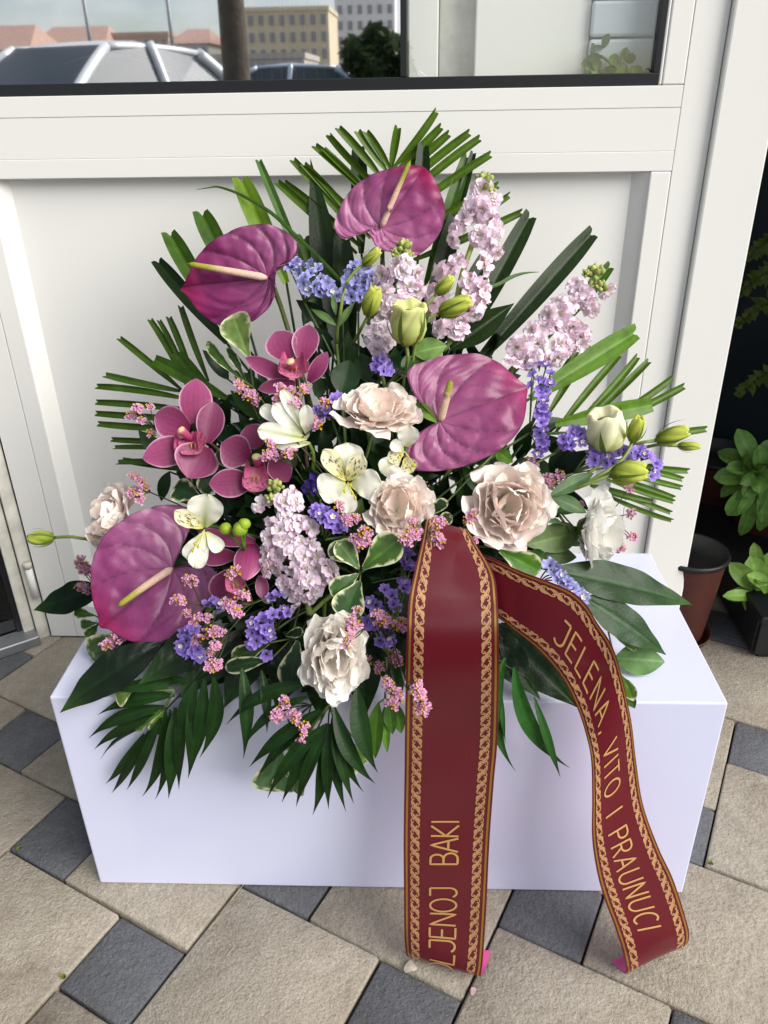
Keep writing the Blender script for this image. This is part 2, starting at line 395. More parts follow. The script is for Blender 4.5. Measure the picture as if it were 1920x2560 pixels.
# ---- the room behind the door, and the sheltered corner on the right
def room_box(name, x0, x1, y0, y1, z0, z1, mat):
    V, F = box_geo(x0, x1, y0, y1, z0, z1); F = [f for k, f in enumerate(F) if k != 2]
    return struct(name, V, F, mat)
room_box('room_wall', -1.6, .514, D+.125, 3.2, -.005, 2.4, 'room')
struct('wall_above_door', *bevel_box(-.75, .514, D+.005, D+.124, TOPZ+.005, 2.6, .002), 'post_white')
struct('added_shade_slab', *box_geo(-3.0, 3.0, .34, 1.3, 2.605, 2.70), 'post_white')  # unseen overhang added to cut skylight near the door
struct('corner_wall_back', *box_geo(.517, 1.9, 1.22, 1.3, -.01, 2.6), 'dark_wall')
struct('added_sun_screen', *box_geo(.99, 1.06, .36, 1.218, -.01, 2.6), 'dark_wall')  # side wall added to keep the sun off the corner

# ---- white display box
M['laminate'] = plain('white_acrylic', lin(212, 216, 241), .22, var=.01, vscale=4, spec=.5, coat=.15)
V, F = bevel_box(-BOX_W/2, BOX_W/2, 0, BOX_D, .0015, BOX_H, .0022, 2)
c, s = math.cos(BOX_A), math.sin(BOX_A)
V = np.c_[V[:, 0]*c-V[:, 1]*s, V[:, 0]*s+V[:, 1]*c, V[:, 2]]
disp = link('display_box', mesh('display_box', V, F, 'laminate', None, False)); tag(disp, 'white glossy box standing on the paving and carrying the flowers', 'box')
# ---- foam tray that holds the stems
M['foam'] = plain('floral_foam', lin(26, 44, 30), .95, var=.4, vscale=60)
M['tray'] = plain('tray_plastic', lin(12, 20, 14), .5)
tray = Thing('foam_tray', (FOAM[0], FOAM[1], BOX_H), 'dark green block of floral foam in a tray under the flowers', 'foam tray')
V, F = bevel_box(FOAM[0]-.14, FOAM[0]+.14, FOAM[1]-.08, FOAM[1]+.08, BOX_H+.012, BOX_H+.085, .012, 3); tray.add('foam_block', V, F, 'foam')
V, F = bevel_box(FOAM[0]-.155, FOAM[0]+.155, FOAM[1]-.092, FOAM[1]+.092, BOX_H+.001, BOX_H+.024, .006, 2); tray.add('tray', V, F, 'tray')

# ================================================================== FLOWERS AND LEAVES
GREEN_D = lin(24, 46, 18); GREEN_M = lin(52, 84, 24); GREEN_L = lin(86, 122, 42); GREEN_S = lin(112, 134, 62)
def cols(c, S): return np.broadcast_to(c, (len(S), 3)).copy()
def lerp(a, b, t):
    t = np.clip(t, 0, 1)[:, None]; return np.asarray(a)*(1-t)+np.asarray(b)*t
def leafcol(c, S, T, rib=.35, tipc=None, stripes=0):
    C = cols(c, S)*(1+rib*np.exp(-(T/.07)**2))[:, None]
    if stripes: C *= (1+.10*np.sin(T*stripes))[:, None]
    if tipc is not None: C = C*(1-(S**6)[:, None])+np.asarray(tipc)*(S**6)[:, None]
    return C
def variegated(c, S, T, seed=0):
    cream = lin(208, 212, 168); n = .10*np.sin(S*23+seed)+.07*np.sin(S*41+seed*3+T*4)
    k = np.clip((np.abs(T)+n*.8-.78)/.10, 0, 1); k = np.maximum(k, np.clip((S+n*.5-.93)/.05, 0, 1))
    C = leafcol(c, S, T, .5); blotch = np.clip(np.sin(S*7+T*3+seed)*np.sin(T*5-seed)-.45, 0, .4)
    C = C*(1+blotch)[:, None]
    return C*(1-k)[:, None]+cream*k[:, None]

# ---------------------------------------------------------------- anthuriums
def catmull(P, n):
    P = np.asarray(P, float); m = len(P); out = []
    for i in range(n):
        x = i*m/n; k = int(x); t = x-k; a, b, c, d = P[(k-1) % m], P[k], P[(k+1) % m], P[(k+2) % m]
        out.append(.5*(2*b+(c-a)*t+(2*a-5*b+4*c-d)*t*t+(3*b-a-3*c+d)*t**3))
    return np.array(out)
def anthurium(label, crop, base, tip, outline, spad, off, tilt, c_mid, c_lobe, c_tip, seed, sp_w=(20, 12), sp_out=.03):
    bp = K(crop, base); B = W(*bp, off); N = unit(tocam(B)+np.asarray(tilt))
    T = Thing('anthurium', B, label, 'anthurium', 'purple anthuriums in the bouquet')
    def on(p):
        x, y = K(crop, p); d = ray(x, y); return CAM+d*(((B-CAM)@N)/(d@N))
    nk, nr = 160, 34
    O = catmull([on(p) for p in outline], nk); tp = on(tip)
    e1 = unit(tp-B); e2 = np.cross(N, e1); R0 = np.linalg.norm(tp-B)
    V = []; C = []; r = np.linspace(0, 1, nr+1)**.85
    for ri in r:
        X = (B+(O-B)*ri); rel = X-B; x = rel@e1; y = rel@e2; rho = np.hypot(x, y)/R0; phi = np.arctan2(y, x)
        psi = phi/(1-.36*ri**1.5)
        nv = 4.2
        vein = np.abs(np.sin(psi*nv+.2*math.sin(seed)))
        cell = np.abs(np.sin(ri*8.5+psi*2.2+seed))
        q = (vein**.55)*(.55+.45*cell**.7)
        lumps = np.sin(x/R0*19+seed)*np.sin(y/R0*17+2*seed)*.25+np.sin(psi*13+ri*6+seed)*np.sin(ri*24+psi*5)*.20
        v2 = np.abs(np.sin(ri*13+np.abs(psi)*3.4+seed))
        h = R0*(.044*q*min(ri*2.5, 1)*(.6+.4*ri)+.036*lumps*ri) + R0*(.10*ri**2-.05*ri**4) - R0*.10*np.clip(x/R0-.4, 0, 1)**1.5
        h += R0*.06*np.sin(phi*2+seed)*ri**2
        V.append(X+N*h[:, None])
        t = np.clip((x/R0+.1)/1.1, 0, 1)
        cc = lerp(c_lobe, c_mid, t*1.8); cc = lerp(cc, cc*0+c_tip, np.clip((x/R0-.62)/.33, 0, 1)**1.3)
        dk = (1-.5*np.exp(-(vein/.07)**2)*(1-.25*ri))*(1-.28*np.exp(-(v2/.09)**2)*np.clip(ri*2-.3, 0, 1))
        cc = cc*.74*dk[:, None]*(1+.22*(q-.5))[:, None]
        if ri > .975: cc = cc*.55
        C.append(cc)
    V = np.vstack(V); C = np.vstack(C)
    T.add('spathe', V, gridfaces(nr, nk, True), 'waxy', C)
    s0 = B+N*.004; s1 = on(spad)+N*sp_out; n = 15; ts = np.linspace(0, 1, n)
    k = np.linalg.norm(CAM-B)/F_PX
    P = bez(s0, (s0+s1)/2+N*.008, s1, n); rad = np.interp(ts, [0, .06, .5, .93, .975, 1], [.5, 1, .9, .68, .5, .12])*sp_w[0]*k
    sv, sf = tube(P, rad, 14); tt = np.repeat(ts, 14)
    C = lerp(lin(240, 206, 190), lin(236, 198, 172), tt*2); C = lerp(C, C*0+lin(170, 168, 60), (tt-.52)/.22); C = lerp(C, C*0+lin(120, 118, 30), (tt-.9)/.1)
    T.add('spadix', sv, sf, 'spadix', C)
    stem_to_foam(T, B-N*.002, .0042, lin(96, 110, 52), axis=N)
A_MID, A_LOBE, A_TIP = lin(150, 54, 116), lin(186, 98, 142), lin(164, 10, 88)
anthurium('pink-purple heart-shaped anthurium at the top of the bouquet, tip pointing up', 4, (465, 830), (735, 425),
    [(440, 815), (390, 835), (330, 862), (270, 892), (220, 908), (180, 890), (158, 850), (151, 800), (165, 740), (190, 690), (222, 630), (262, 580), (320, 530), (390, 490), (460, 465), (540, 440), (620, 425), (690, 424), (738, 424), (790, 470), (830, 530), (860, 600), (880, 660), (889, 720), (882, 780), (865, 840), (838, 892), (800, 940), (750, 985), (700, 1015), (640, 1012), (560, 1004), (480, 990), (430, 960), (400, 920), (383, 880), (386, 845), (412, 822)],
    (660, 400), 0, (0, -.15, .25), lin(152, 64, 120), lin(178, 104, 150), A_TIP, 1.0, (7, 8), .02)
anthurium('deep purple heart-shaped anthurium high up near the door panel, spadix pointing outward', 3, (775, 1165), (200, 1245),
    [(855, 1082), (848, 1120), (845, 1170), (845, 1225), (832, 1290), (795, 1350), (740, 1410), (685, 1452), (600, 1482), (510, 1492), (430, 1470), (370, 1430), (312, 1370), (272, 1312), (235, 1272), (200, 1245), (230, 1205), (262, 1150), (285, 1100), (312, 1050), (350, 992), (400, 948), (455, 908), (520, 870), (590, 835), (660, 813), (740, 806), (800, 812), (860, 835), (920, 870), (965, 915), (990, 962), (985, 1005), (955, 1040), (905, 1058)],
    (288, 1085), -.01, (-.25, -.05, .1), lin(136, 42, 104), lin(156, 82, 130), A_TIP, 2.3, (9, 13), .03)
anthurium('large pale purple anthurium beside the cream rosette bloom, short spadix upright', 7, (960, 515), (1545, 290),
    [(938, 528), (880, 478), (810, 395), (758, 305), (737, 222), (770, 170), (850, 130), (960, 90), (1070, 72), (1180, 68), (1270, 80), (1360, 125), (1430, 190), (1490, 250), (1545, 292), (1536, 370), (1525, 450), (1505, 540), (1465, 610), (1400, 680), (1320, 740), (1220, 790), (1120, 825), (1020, 845), (920, 855), (830, 850), (760, 835), (720, 800), (722, 750), (745, 690), (800, 620), (870, 568), (925, 540)],
    (1010, 290), .01, (.15, -.15, .35), lin(148, 66, 116), lin(160, 86, 132), lin(172, 52, 108), 3.1, (11, 15), .035)
anthurium('broad mauve anthurium lowest in the bouquet, above the corner of the box', 9, (1020, 650), (525, 1030),
    [(1032, 630), (1060, 560), (1100, 470), (1140, 390), (1162, 300), (1130, 248), (1060, 231), (980, 232), (900, 245), (820, 275), (740, 315), (660, 370), (590, 430), (540, 500), (508, 570), (490, 650), (481, 740), (483, 830), (496, 900), (518, 965), (525, 1035), (590, 1052), (650, 1090), (720, 1125), (800, 1145), (880, 1152), (960, 1145), (1040, 1110), (1110, 1060), (1180, 1000), (1240, 930), (1290, 850), (1312, 770), (1318, 690), (1290, 645), (1230, 626), (1150, 620), (1080, 634), (1045, 645)],
    (700, 925), .012, (-.15, -.1, .3), lin(144, 60, 116), lin(164, 94, 140), lin(158, 14, 90), 4.4, (9.5, 14), .035)

# ---------------------------------------------------------------- orchids
OR_C, OR_E = lin(128, 24, 80), lin(186, 100, 146)
def orchid(label, crop, petals, lip, column, off, center, seed):
    Cn = W(*K(crop, center), off); Nn = tocam(Cn)
    T = Thing('orchid', Cn, label, 'orchid', 'magenta orchids in the bouquet')
    for i, (b, t, w, cup, bend, dz, tone) in enumerate(petals):
        k = np.linalg.norm(CAM-Cn)/F_PX/CROPS[crop][2]
        pb = W(*K(crop, b), off+.012); pt = W(*K(crop, t), off+dz)
        pt = pt if abs(pt[1]-pb[1]) < .06 else at_y(*K(crop, t), pb[1]+math.copysign(.05, pt[1]-pb[1]))
        N = unit(tocam(pb)+RNG.normal(0, .08, 3))
        V, F, S, Tt = sheet(pb, pt, w*k*1.1, N, [(0, .34), (.15, .66), (.35, .95), (.52, 1), (.72, .86), (.88, .50), (.96, .22), (1, .02)], 18, 16, cup=cup, bend=bend, curl=0, ruffle=.015, seed=seed+i)
        C = lerp(OR_C*tone, OR_E*tone, np.clip(S*.55+np.abs(Tt)**2*.25, 0, 1))
        C = C*(1-.24*np.abs(np.sin(Tt*15))**4*(1-S*.3))[:, None]
        e = np.clip((np.abs(Tt)-.90)/.1, 0, 1); C = C*(1-e)[:, None]+lin(224, 176, 200)*tone*e[:, None]
        T.add('petal', V, F, 'orchid', C)
    if lip:
        b, t, w = lip; k = np.linalg.norm(CAM-Cn)/F_PX/CROPS[crop][2]
        pb = W(*K(crop, b), off); pt = at_y(*K(crop, t), pb[1]-.020)
        V, F, S, Tt = sheet(pb, pt, w*k, unit(tocam(pb)+np.array([0, 0, .3])), [(0, .55), (.3, .9), (.6, 1), (.85, .9), (1, .5)], 44, 44, cup=.55, bend=-.12, curl=-.06, ruffle=.04, rf=4, seed=seed)
        C = lerp(lin(186, 84, 126), lin(214, 130, 164), S)
        r = np.random.default_rng(int(seed*10)); pts = r.uniform(-1, 1, (90, 2)); sp = np.zeros(len(S))
        for q in pts:
            s0 = .42+.29*(q[1]+1); sp = np.maximum(sp, np.exp(-(((S-s0)/.024)**2+((Tt-q[0])/.05)**2)))
        sp = np.clip(sp*1.8-.5, 0, 1); C = C*(1-sp)[:, None]+lin(130, 14, 66)*sp[:, None]
        e = np.clip((S-.95)/.05, 0, 1)*.6; C = C*(1-e)[:, None]+lin(190, 40, 110)*e[:, None]
        y = np.exp(-((S-.28)/.09)**2-(Tt/.22)**2); C = C*(1-.5*y)[:, None]+lin(206, 150, 70)*.5*y[:, None]
        lp = T.add('lip', V, F, 'orchid', C, label='spotted pink lip')
        for sx in (-1, 1):
            a = V[18*45+22]+tocam(pb)*.002+CR*sx*.0025; v, f = tube([a, a+tocam(pb)*.004+CU*.002, a+tocam(pb)*.003-CU*.004], [.0008, .0011, .0006], 8)
            T.add('callus', v, f, 'orchid', np.broadcast_to(lin(206, 150, 54), (len(v), 3)), lp)
        for sx in (-1, 1):      # side lobes of the lip folding up beside the column
            q0 = pb+CR*sx*w*k*.30; q1 = q0-CU*w*k*.42+CR*sx*w*k*.12+tocam(pb)*.012
            V, F, S, Tt = sheet(q0+CU*w*k*.25, q1, w*k*.42, unit(CR*(-sx)+tocam(pb)*.6), 'round', 10, 8, cup=.4)
            T.add('side_lobe', V, F, 'orchid', lerp(lin(186, 72, 122), lin(206, 110, 150), S), lp)
    if column:
        c0 = W(*K(crop, column[0]), off+.004); c1 = at_y(*K(crop, column[1]), c0[1]-.014)
        ts = np.linspace(0, 1, 12); v, f = tube(bez(c0, (c0+c1)/2+tocam(c0)*.006, c1, 12), np.interp(ts, [0, .5, .85, .95, 1], [.0042, .005, .0056, .004, .0008]), 12)
        tt = np.repeat(ts, 12); C = lerp(lin(178, 60, 110), lin(200, 96, 130), tt); C = lerp(C, C*0+lin(236, 214, 158), (tt-.80)/.08)
        T.add('column', v, f, 'orchid', C)
    stem_to_foam(T, Cn-Nn*-.0+np.array([0, .012, 0]), .003, lin(96, 70, 50), axis=Nn)
orchid('open magenta orchid with spotted lip, nearest the cut palm leaf tips at the side', 6, [((770, 800), (778, 497), 200, -.12, .05, .02, 1.05), ((735, 840), (500, 745), 200, .25, .05, -.005, 1.), ((745, 940), (418, 1035), 180, .12, .08, -.02, 1.08), ((830, 950), (720, 1165), 260, .25, .05, .0, .85), ((845, 930), (898, 655), 165, .3, .0, .02, .8)],
       ((715, 900), (800, 990), 190), ((745, 905), (660, 832)), -.01, (760, 880), 1.1)
orchid('magenta orchid with cupped upper petals just below the deep purple anthurium', 6, [((1400, 370), (1305, 186), 200, .15, .05, .01, 1.), ((1485, 380), (1535, 138), 165, .15, .05, .015, 1.05), ((1400, 500), (1105, 360), 105, .25, .06, -.005, 1.08), ((1530, 520), (1655, 320), 95, .3, .05, -.01, 1.0), ((1440, 530), (1190, 570), 90, .2, .0, .01, .8)],  # the last petal's low tone puts its shade into the colour
       ((1425, 370), (1440, 495), 205), ((1425, 430), (1400, 375)), -.01, (1430, 430), 2.2)
orchid('dusky magenta orchid with a hanging spotted lip above the pink stock spike', 6, [((1130, 1030), (943, 935), 215, .2, .06, -.01, .92), ((1200, 960), (1120, 812), 170, .2, .0, .02, .75), ((1150, 1190), (862, 1205), 175, .15, .08, -.01, .95), ((1290, 1030), (1395, 1190), 150, .2, .0, .0, .85), ((1250, 960), (1350, 900), 120, .2, .0, .02, .7)],
       ((1175, 1090), (1180, 1255), 175), ((1190, 1080), (1178, 1010)), -.005, (1190, 1050), 3.3)
orchid('half-turned magenta orchid behind the lowest mauve anthurium', 9, [((1575, 470), (1192, 408), 110, .25, .08, .0, 1.), ((1440, 560), (1200, 580), 115, .2, .05, .005, .95), ((1545, 470), (1515, 725), 175, -.25, .1, -.015, 1.08), ((1430, 660), (1330, 880), 210, .1, .05, .02, .8), ((1610, 690), (1628, 855), 80, .2, .0, .01, .85)],
       ((1430, 700), (1455, 810), 130), None, -.02, (1490, 580), 4.1)

# ---------------------------------------------------------------- alstroemerias
def alstroemeria(label, crop, petals, center, off, seed, stamens=(), pedicel=None):
    Cn = W(*K(crop, center), off)
    T = Thing('alstroemeria', Cn, label, 'alstroemeria', 'white and yellow-green alstroemerias')
    k = np.linalg.norm(CAM-Cn)/F_PX/CROPS[crop][2]
    for i, (b, t, w, kind, dz) in enumerate(petals):
        pb = at_y(*K(crop, b), Cn[1]+.006); pt = at_y(*K(crop, t), Cn[1]+dz)
        V, F, S, Tt = sheet(pb, pt, w*k*1.12, unit(tocam(pb)+RNG.normal(0, .1, 3)), [(0, .14), (.25, .55), (.5, .9), (.7, 1), (.85, .9), (.95, .6), (1, .15)] if kind != 's' else [(0, .12), (.25, .55), (.55, .95), (.75, 1), (.9, .72), (1, .12)], 40, 24, cup=.22, bend=.06, ruffle=.03, rf=3, seed=seed+i, tipruf=.03)
        C = lerp(lin(206, 212, 140), lin(240, 240, 226), S*2.2)
        if kind == 's':
            C = lerp(lin(226, 218, 120), lin(238, 234, 196), S*1.5)
            r = np.random.default_rng(int(seed*7+i)); sp = np.zeros(len(S))
            for q in range(30):
                s0 = r.uniform(.15, .82); t0 = r.uniform(-.8, .8); L = r.uniform(.03, .06)
                sp = np.maximum(sp, np.exp(-((S-s0)/L)**2-((Tt-t0)/.07)**2))
            sp = np.clip(sp*1.9-.5, 0, 1); C = C*(1-sp)[:, None]+lin(58, 24, 20)*sp[:, None]
        elif kind == 'g':
            g = np.exp(-(Tt/.28)**2)*np.clip(1.1-S, 0, 1)*.9; C = C*(1-g)[:, None]+lin(150, 172, 62)*g[:, None]
        e = np.exp(-((S-1)/.05)**2-(Tt/.5)**2)*.7; C = C*(1-e)[:, None]+lin(168, 188, 96)*e[:, None]
        T.add('petal', V, F, 'petal', C)
    for sx, sy in stamens:
        p1 = at_y(*K(crop, (sx, sy)), Cn[1]-.014); v, f = tube(bez(Cn, (Cn+p1)/2+tocam(Cn)*.006, p1), .0006, 5)
        st = T.add('stamen', v, f, 'petal', np.broadcast_to(lin(220, 210, 130), (len(v), 3)))
        v, f = tube([p1-CU*.0022, p1, p1+CU*.0022], [.0006, .0018, .0006], 8); T.add('anther', v, f, 'petal', np.broadcast_to(lin(196, 186, 40), (len(v), 3)), st)
    if pedicel:
        P = [at_y(*K(crop, p), Cn[1]+.008) for p in pedicel]; v, f = tube(catmull2(P, 10), .0022, 7)
        T.add('pedicel', v, f, 'stem', np.broadcast_to(lin(96, 128, 44), (len(v), 3)))
        stem_to_foam(T, P[-1], .0022, GREEN_M)
    else: stem_to_foam(T, Cn+np.array([0, .01, 0]), .0022, GREEN_M)
def catmull2(P, n):
    P = np.asarray(P, float); Q = np.vstack([2*P[0]-P[1], P, 2*P[-1]-P[-2]]); m = len(P)-1; out = []
    for x in np.linspace(0, m-1e-6, n):
        k = int(x); t = x-k; a, b, c, d = Q[k], Q[k+1], Q[k+2], Q[k+3]
        out.append(.5*(2*b+(c-a)*t+(2*a-5*b+4*c-d)*t*t+(3*b-a-3*c+d)*t**3))
    return np.array(out)
alstroemeria('white alstroemeria facing forward with dark-striped upper petals and yellow stamens', 7, [((345, 900), (345, 660), 190, 'w', .012), ((330, 925), (150, 985), 185, 'w', -.004), ((368, 940), (572, 935), 185, 'w', -.004), ((340, 940), (345, 1135), 125, 'w', -.012), ((335, 915), (185, 705), 115, 's', .002), ((350, 915), (442, 735), 115, 's', .0)],
    (345, 925), -.025, 1.0, ((365, 945), (325, 985), (375, 995), (395, 1030)))
alstroemeria('yellow-green alstroemeria seen from the side, half open, above the orchids', 6, [((1500, 850), (1350, 572), 75, 'g', .01), ((1490, 880), (1296, 668), 110, 'w', .004), ((1520, 900), (1188, 842), 120, 'g', -.01), ((1520, 880), (1515, 675), 85, 'w', -.006), ((1540, 930), (1310, 935), 80, 'g', .0), ((1400, 820), (1210, 690), 90, 'w', .015)],
    (1530, 930), -.02, 2.0, (), [(1530, 930), (1560, 1000), (1560, 1110)])
alstroemeria('white alstroemeria lying over the upper lobe of the lowest mauve anthurium', 9, [((1235, 370), (1252, 148), 205, 'g', .0), ((1225, 375), (1036, 258), 100, 's', -.012), ((1240, 400), (1125, 590), 125, 'w', -.008), ((1255, 430), (1165, 640), 110, 'w', -.012), ((1250, 400), (1345, 530), 90, 'w', .0), ((1225, 350), (1150, 300), 70, 's', -.004)],
    (1235, 385), -.055, 3.0, ((1170, 480), (1155, 525), (1190, 500)))
alstroemeria('white alstroemeria tucked under the cream rosette bloom and pale anthurium', 7, [((740, 690), (760, 545), 130, 'w', .0), ((720, 720), (640, 650), 80, 'w', .0), ((700, 760), (565, 855), 120, 'g', -.006), ((730, 760), (780, 860), 110, 's', -.008), ((720, 740), (610, 760), 80, 's', .0)],
    (730, 720), -.015, 4.0, ((700, 740), (790, 810), (770, 830)))
def round_bud(T, crop, p, r, off, c, P0):
    P = W(*K(crop, p), off); k = np.linalg.norm(CAM-P)/F_PX/CROPS[crop][2]
    v, f = lathe([(.02, -1), (.55, -.85), (.95, -.3), (1, .1), (.8, .6), (.4, .9), (.02, 1)], 16, .06, 3)
    A = unit(P-P0); V = P+(v*r*k)@ori(A).T; C = np.broadcast_to(c, (len(v), 3)); T.add('bud', V, f, 'leaf', C)
    v, f = tube(bez(P, (P+P0)/2+tocam(P)*.004, P0, 6), .0016, 6); T.add('pedicel', v, f, 'stem', np.broadcast_to(GREEN_L, (len(v), 3)))
bc = W(*K(9, (1500, 520)), -.02)
T = Thing('alstroemeria_bud_sprig', bc, 'two round green buds beside the white alstroemeria on the mauve anthurium', 'flower bud')
for p, r in (((1375, 380), 42), ((1470, 385), 50), ((1500, 350), 42)): round_bud(T, 9, p, r, -.045, lin(146, 172, 48), bc)
stem_to_foam(T, bc, .002, GREEN_M)

# ---------------------------------------------------------------- lisianthus
def lisianthus(label, crop, center, rx, ry, axis, off, n=26, seed=1, c_in=lin(255, 234, 222), c_out=lin(255, 246, 239), calyx=False, depth=.85, inner=.12):
    cp = K(crop, center); Cn = W(*cp, off); k = np.linalg.norm(CAM-Cn)/F_PX/CROPS[crop][2]; r = np.random.default_rng(seed)
    T = Thing('lisianthus', Cn, label, 'lisianthus', 'cream-pink lisianthus blooms')
    A = unit(np.asarray(axis)[0]*CR+np.asarray(axis)[1]*CU-np.asarray(axis)[2]*CF)
    Xx = unit(np.cross(CU, A)) if abs(A@CU) < .95 else CR; Yy = np.cross(A, Xx)
    R = .93*k*(rx+ry)/2; sx, sy = rx/((rx+ry)/2), ry/((rx+ry)/2)
    def sq(P):            # squash the bloom a little across the line of sight
        d = P-Cn; return Cn+d+np.outer(d@CR, CR)*(sx-1)+np.outer(d@CU, CU)*(sy-1)
    for i in range(n):
        f = (i+.5)/n; a = i*2.39996+r.normal(0, .2); fr = inner+(1-inner)*f**.62
        d = Xx*math.cos(a)+Yy*math.sin(a)
        base = Cn-A*R*depth*.55+d*R*.12*f
        rim = Cn+d*R*fr*(1+r.normal(0, .09))+(Xx*r.normal()+Yy*r.normal())*R*.05+A*R*(depth*.46*(1-fr**2.0)-.12*fr+r.normal(0, .07))
        N = unit(-d*(.9-.45*f)+A*(.35+.65*f)+r.normal(0, .13, 3))
        wdt = R*(.95+.75*f)*(1+r.normal(0, .1))
        V, F, S, Tt = sheet(base, rim, wdt, N, [(0, .15), (.25, .45), (.5, .78), (.75, 1), (.9, .98), (1, .78)], 18, 26, cup=.42*(1-.5*f)*r.uniform(.4, 1.3), bend=-.16*(1-.3*f), curl=-.14*f+.06*(1-f), ruffle=.07, rf=1.3+r.uniform(0, 1.0), seed=r.uniform(0, 6), tipruf=.05, ripple=.015)
        # ragged rim
        e = np.clip((S-.82)/.18, 0, 1); V = V+np.outer(e*(np.sin(Tt*21+i*2)*.012+np.sin(Tt*9+i)*.02)*R, unit(rim-base))+np.outer(e*np.sin(Tt*16+i*3)*R*.014, N)
        V = sq(V)
        C = lerp(lin(244, 242, 222), c_in, S*2.6); C = lerp(C, C*0+c_out, (S-.35)*1.3*(.4+.6*f))
        C = C*(1-.05*np.abs(np.sin(Tt*14+seed))**4)[:, None]
        T.add('petal', V, F, 'petal', C)
    # green calyx and stem
    cb = Cn-A*R*depth*.62
    v, f = lathe([(.05, -.30), (.22, -.24), (.30, -.05), (.34, .18)], 14); T.add('calyx', sq(cb+(v*R)@ori(A).T), f, 'leaf', np.broadcast_to(lin(128, 150, 66), (len(v), 3)))
    if calyx:
        for q in range(5):
            a = q*1.2566; d = Xx*math.cos(a)+Yy*math.sin(a)
            V, F, S, Tt = sheet(cb+d*R*.28, cb+d*R*.75+A*R*.65, R*.10, d, 'thin', 8, 2, bend=.1); T.add('sepal', V, F, 'leaf', cols(lin(84, 104, 40), S))
    stem_to_foam(T, cb-A*R*.28, .0024, lin(104, 126, 62), axis=A)
    return T
lisianthus('cream-pink rosette bloom beside the pale anthurium, its cup open upward', 7, (545, 415), 262, 212, (.15, .62, .8), -.03, 24, 11, inner=.34)
lisianthus('blush rosette bloom right above the start of the ribbon, half hidden by pink sprigs', 7, (685, 1090), 218, 248, (.05, .25, .95), -.02, 26, 12, inner=.22)
lisianthus('largest blush rosette bloom, above the ribbon that swings sideways', 8, (335, 970), 282, 290, (.12, .12, 1), -.02, 30, 13, inner=.14)
lisianthus('oval cream rosette bloom hanging lowest, over the front edge of the box', 10, (770, 1185), 212, 312, (.25, -.30, .9), -.05, 32, 14, c_in=lin(253, 242, 232), c_out=lin(254, 250, 243), inner=.12)
lisianthus('blush bloom seen from the side above the mauve anthurium, beside a lone green bud', 9, (585, 300), 200, 225, (-.62, .35, .7), .0, 24, 15, c_out=lin(253, 244, 240), inner=.3, depth=1.0)
lisianthus('white bloom in profile showing its green calyx, over the bare end of the box', 8, (960, 1150), 205, 262, (.66, -.12, .74), -.01, 22, 16, c_in=lin(253, 251, 244), c_out=lin(254, 252, 247), calyx=True, inner=.25, depth=1.1)
def bud(T, crop, base, tip, width, off, seed, c0=lin(118, 140, 40), c1=lin(190, 200, 92), openness=.45, name='bud'):
    b = W(*K(crop, base), off); k = np.linalg.norm(CAM-b)/F_PX/CROPS[crop][2]; t = at_y(*K(crop, tip), b[1]-.004); L = np.linalg.norm(t-b); A = (t-b)/L
    w = width*k/2
    prof = [(.10, 0), (.55, .06), (.86, .2), (1, .4), (.97, .6), (.85, .8), (openness+.22, .92), (openness+.12, 1.0), (openness, .97), (openness*.6, .8)]
    v, f = lathe([(r*w, z*L) for r, z in prof], 40, .07, 5, 0)
    ang = np.arctan2(v[:, 1], v[:, 0]); z = v[:, 2]/L; tw = z*1.5
    x, y = v[:, 0].copy(), v[:, 1].copy(); v[:, 0] = x*np.cos(tw)-y*np.sin(tw); v[:, 1] = x*np.sin(tw)+y*np.cos(tw)
    v[:, 2] += np.clip((z-.85)/.15, 0, 1)*np.sin(ang*5+seed)*L*.035
    C = lerp(c0, c1, z*1.3); C = C*(1-.22*np.clip(np.cos(5*ang+np.pi), 0, 1)**4)[:, None]
    o = T.add(name, b+v@ori(A).T, f, 'petal', C)
    X = unit(np.cross(A, [.3, .1, 1])); Yv = np.cross(A, X)
    for q in range(5):
        a = q*1.2566+seed; d = X*math.cos(a)+Yv*math.sin(a)
        P0 = b+d*w*.45; P1 = b+A*L*random.uniform(.75, 1.05)+d*w*random.uniform(1.0, 1.35)
        V, F, S, Tt = sheet(P0, P1, w*.26, d, 'thin', 8, 2, bend=.14); T.add('sepal', V, F, 'leaf', cols(lin(96, 120, 40), S), o)
    return b, A
def bud_stem(label, crop, buds, off, stems, group='lisianthus bud stems'):
    P = W(*K(crop, stems[0][-1]), off+.02)
    T = Thing('lisianthus_bud_stem', P, label, 'flower bud', group)
    for i, b in enumerate(buds):
        bud(T, crop, b[0], b[1], b[2], off, i*1.7+b[2], *(b[3] if len(b) > 3 else ()))
    for st in stems:
        n = len(st); pts = [W(*K(crop, p), off+.055*(q/(n-1))**2) for q, p in enumerate(st)]
        v, f = tube(catmull2(pts, 14), .0021, 7); T.add('stem', v, f, 'stem', np.broadcast_to(lin(124, 144, 70), (len(v), 3)))
    stem_to_foam(T, W(*K(crop, stems[0][-1]), off+.055), .0022, lin(110, 130, 64))
    return T
PALE = (lin(150, 170, 62), lin(216, 220, 150), .75)
t = bud_stem('tall curving stem with small green buds in front of the violet statice', 4, [((338, 1082), (452, 978), 72), ((372, 1422), (425, 1232), 118)], -.02, [[(335, 1085), (270, 1140), (215, 1240), (190, 1400), (170, 1500), (165, 1600)], [(372, 1425), (330, 1500), (275, 1605)]])
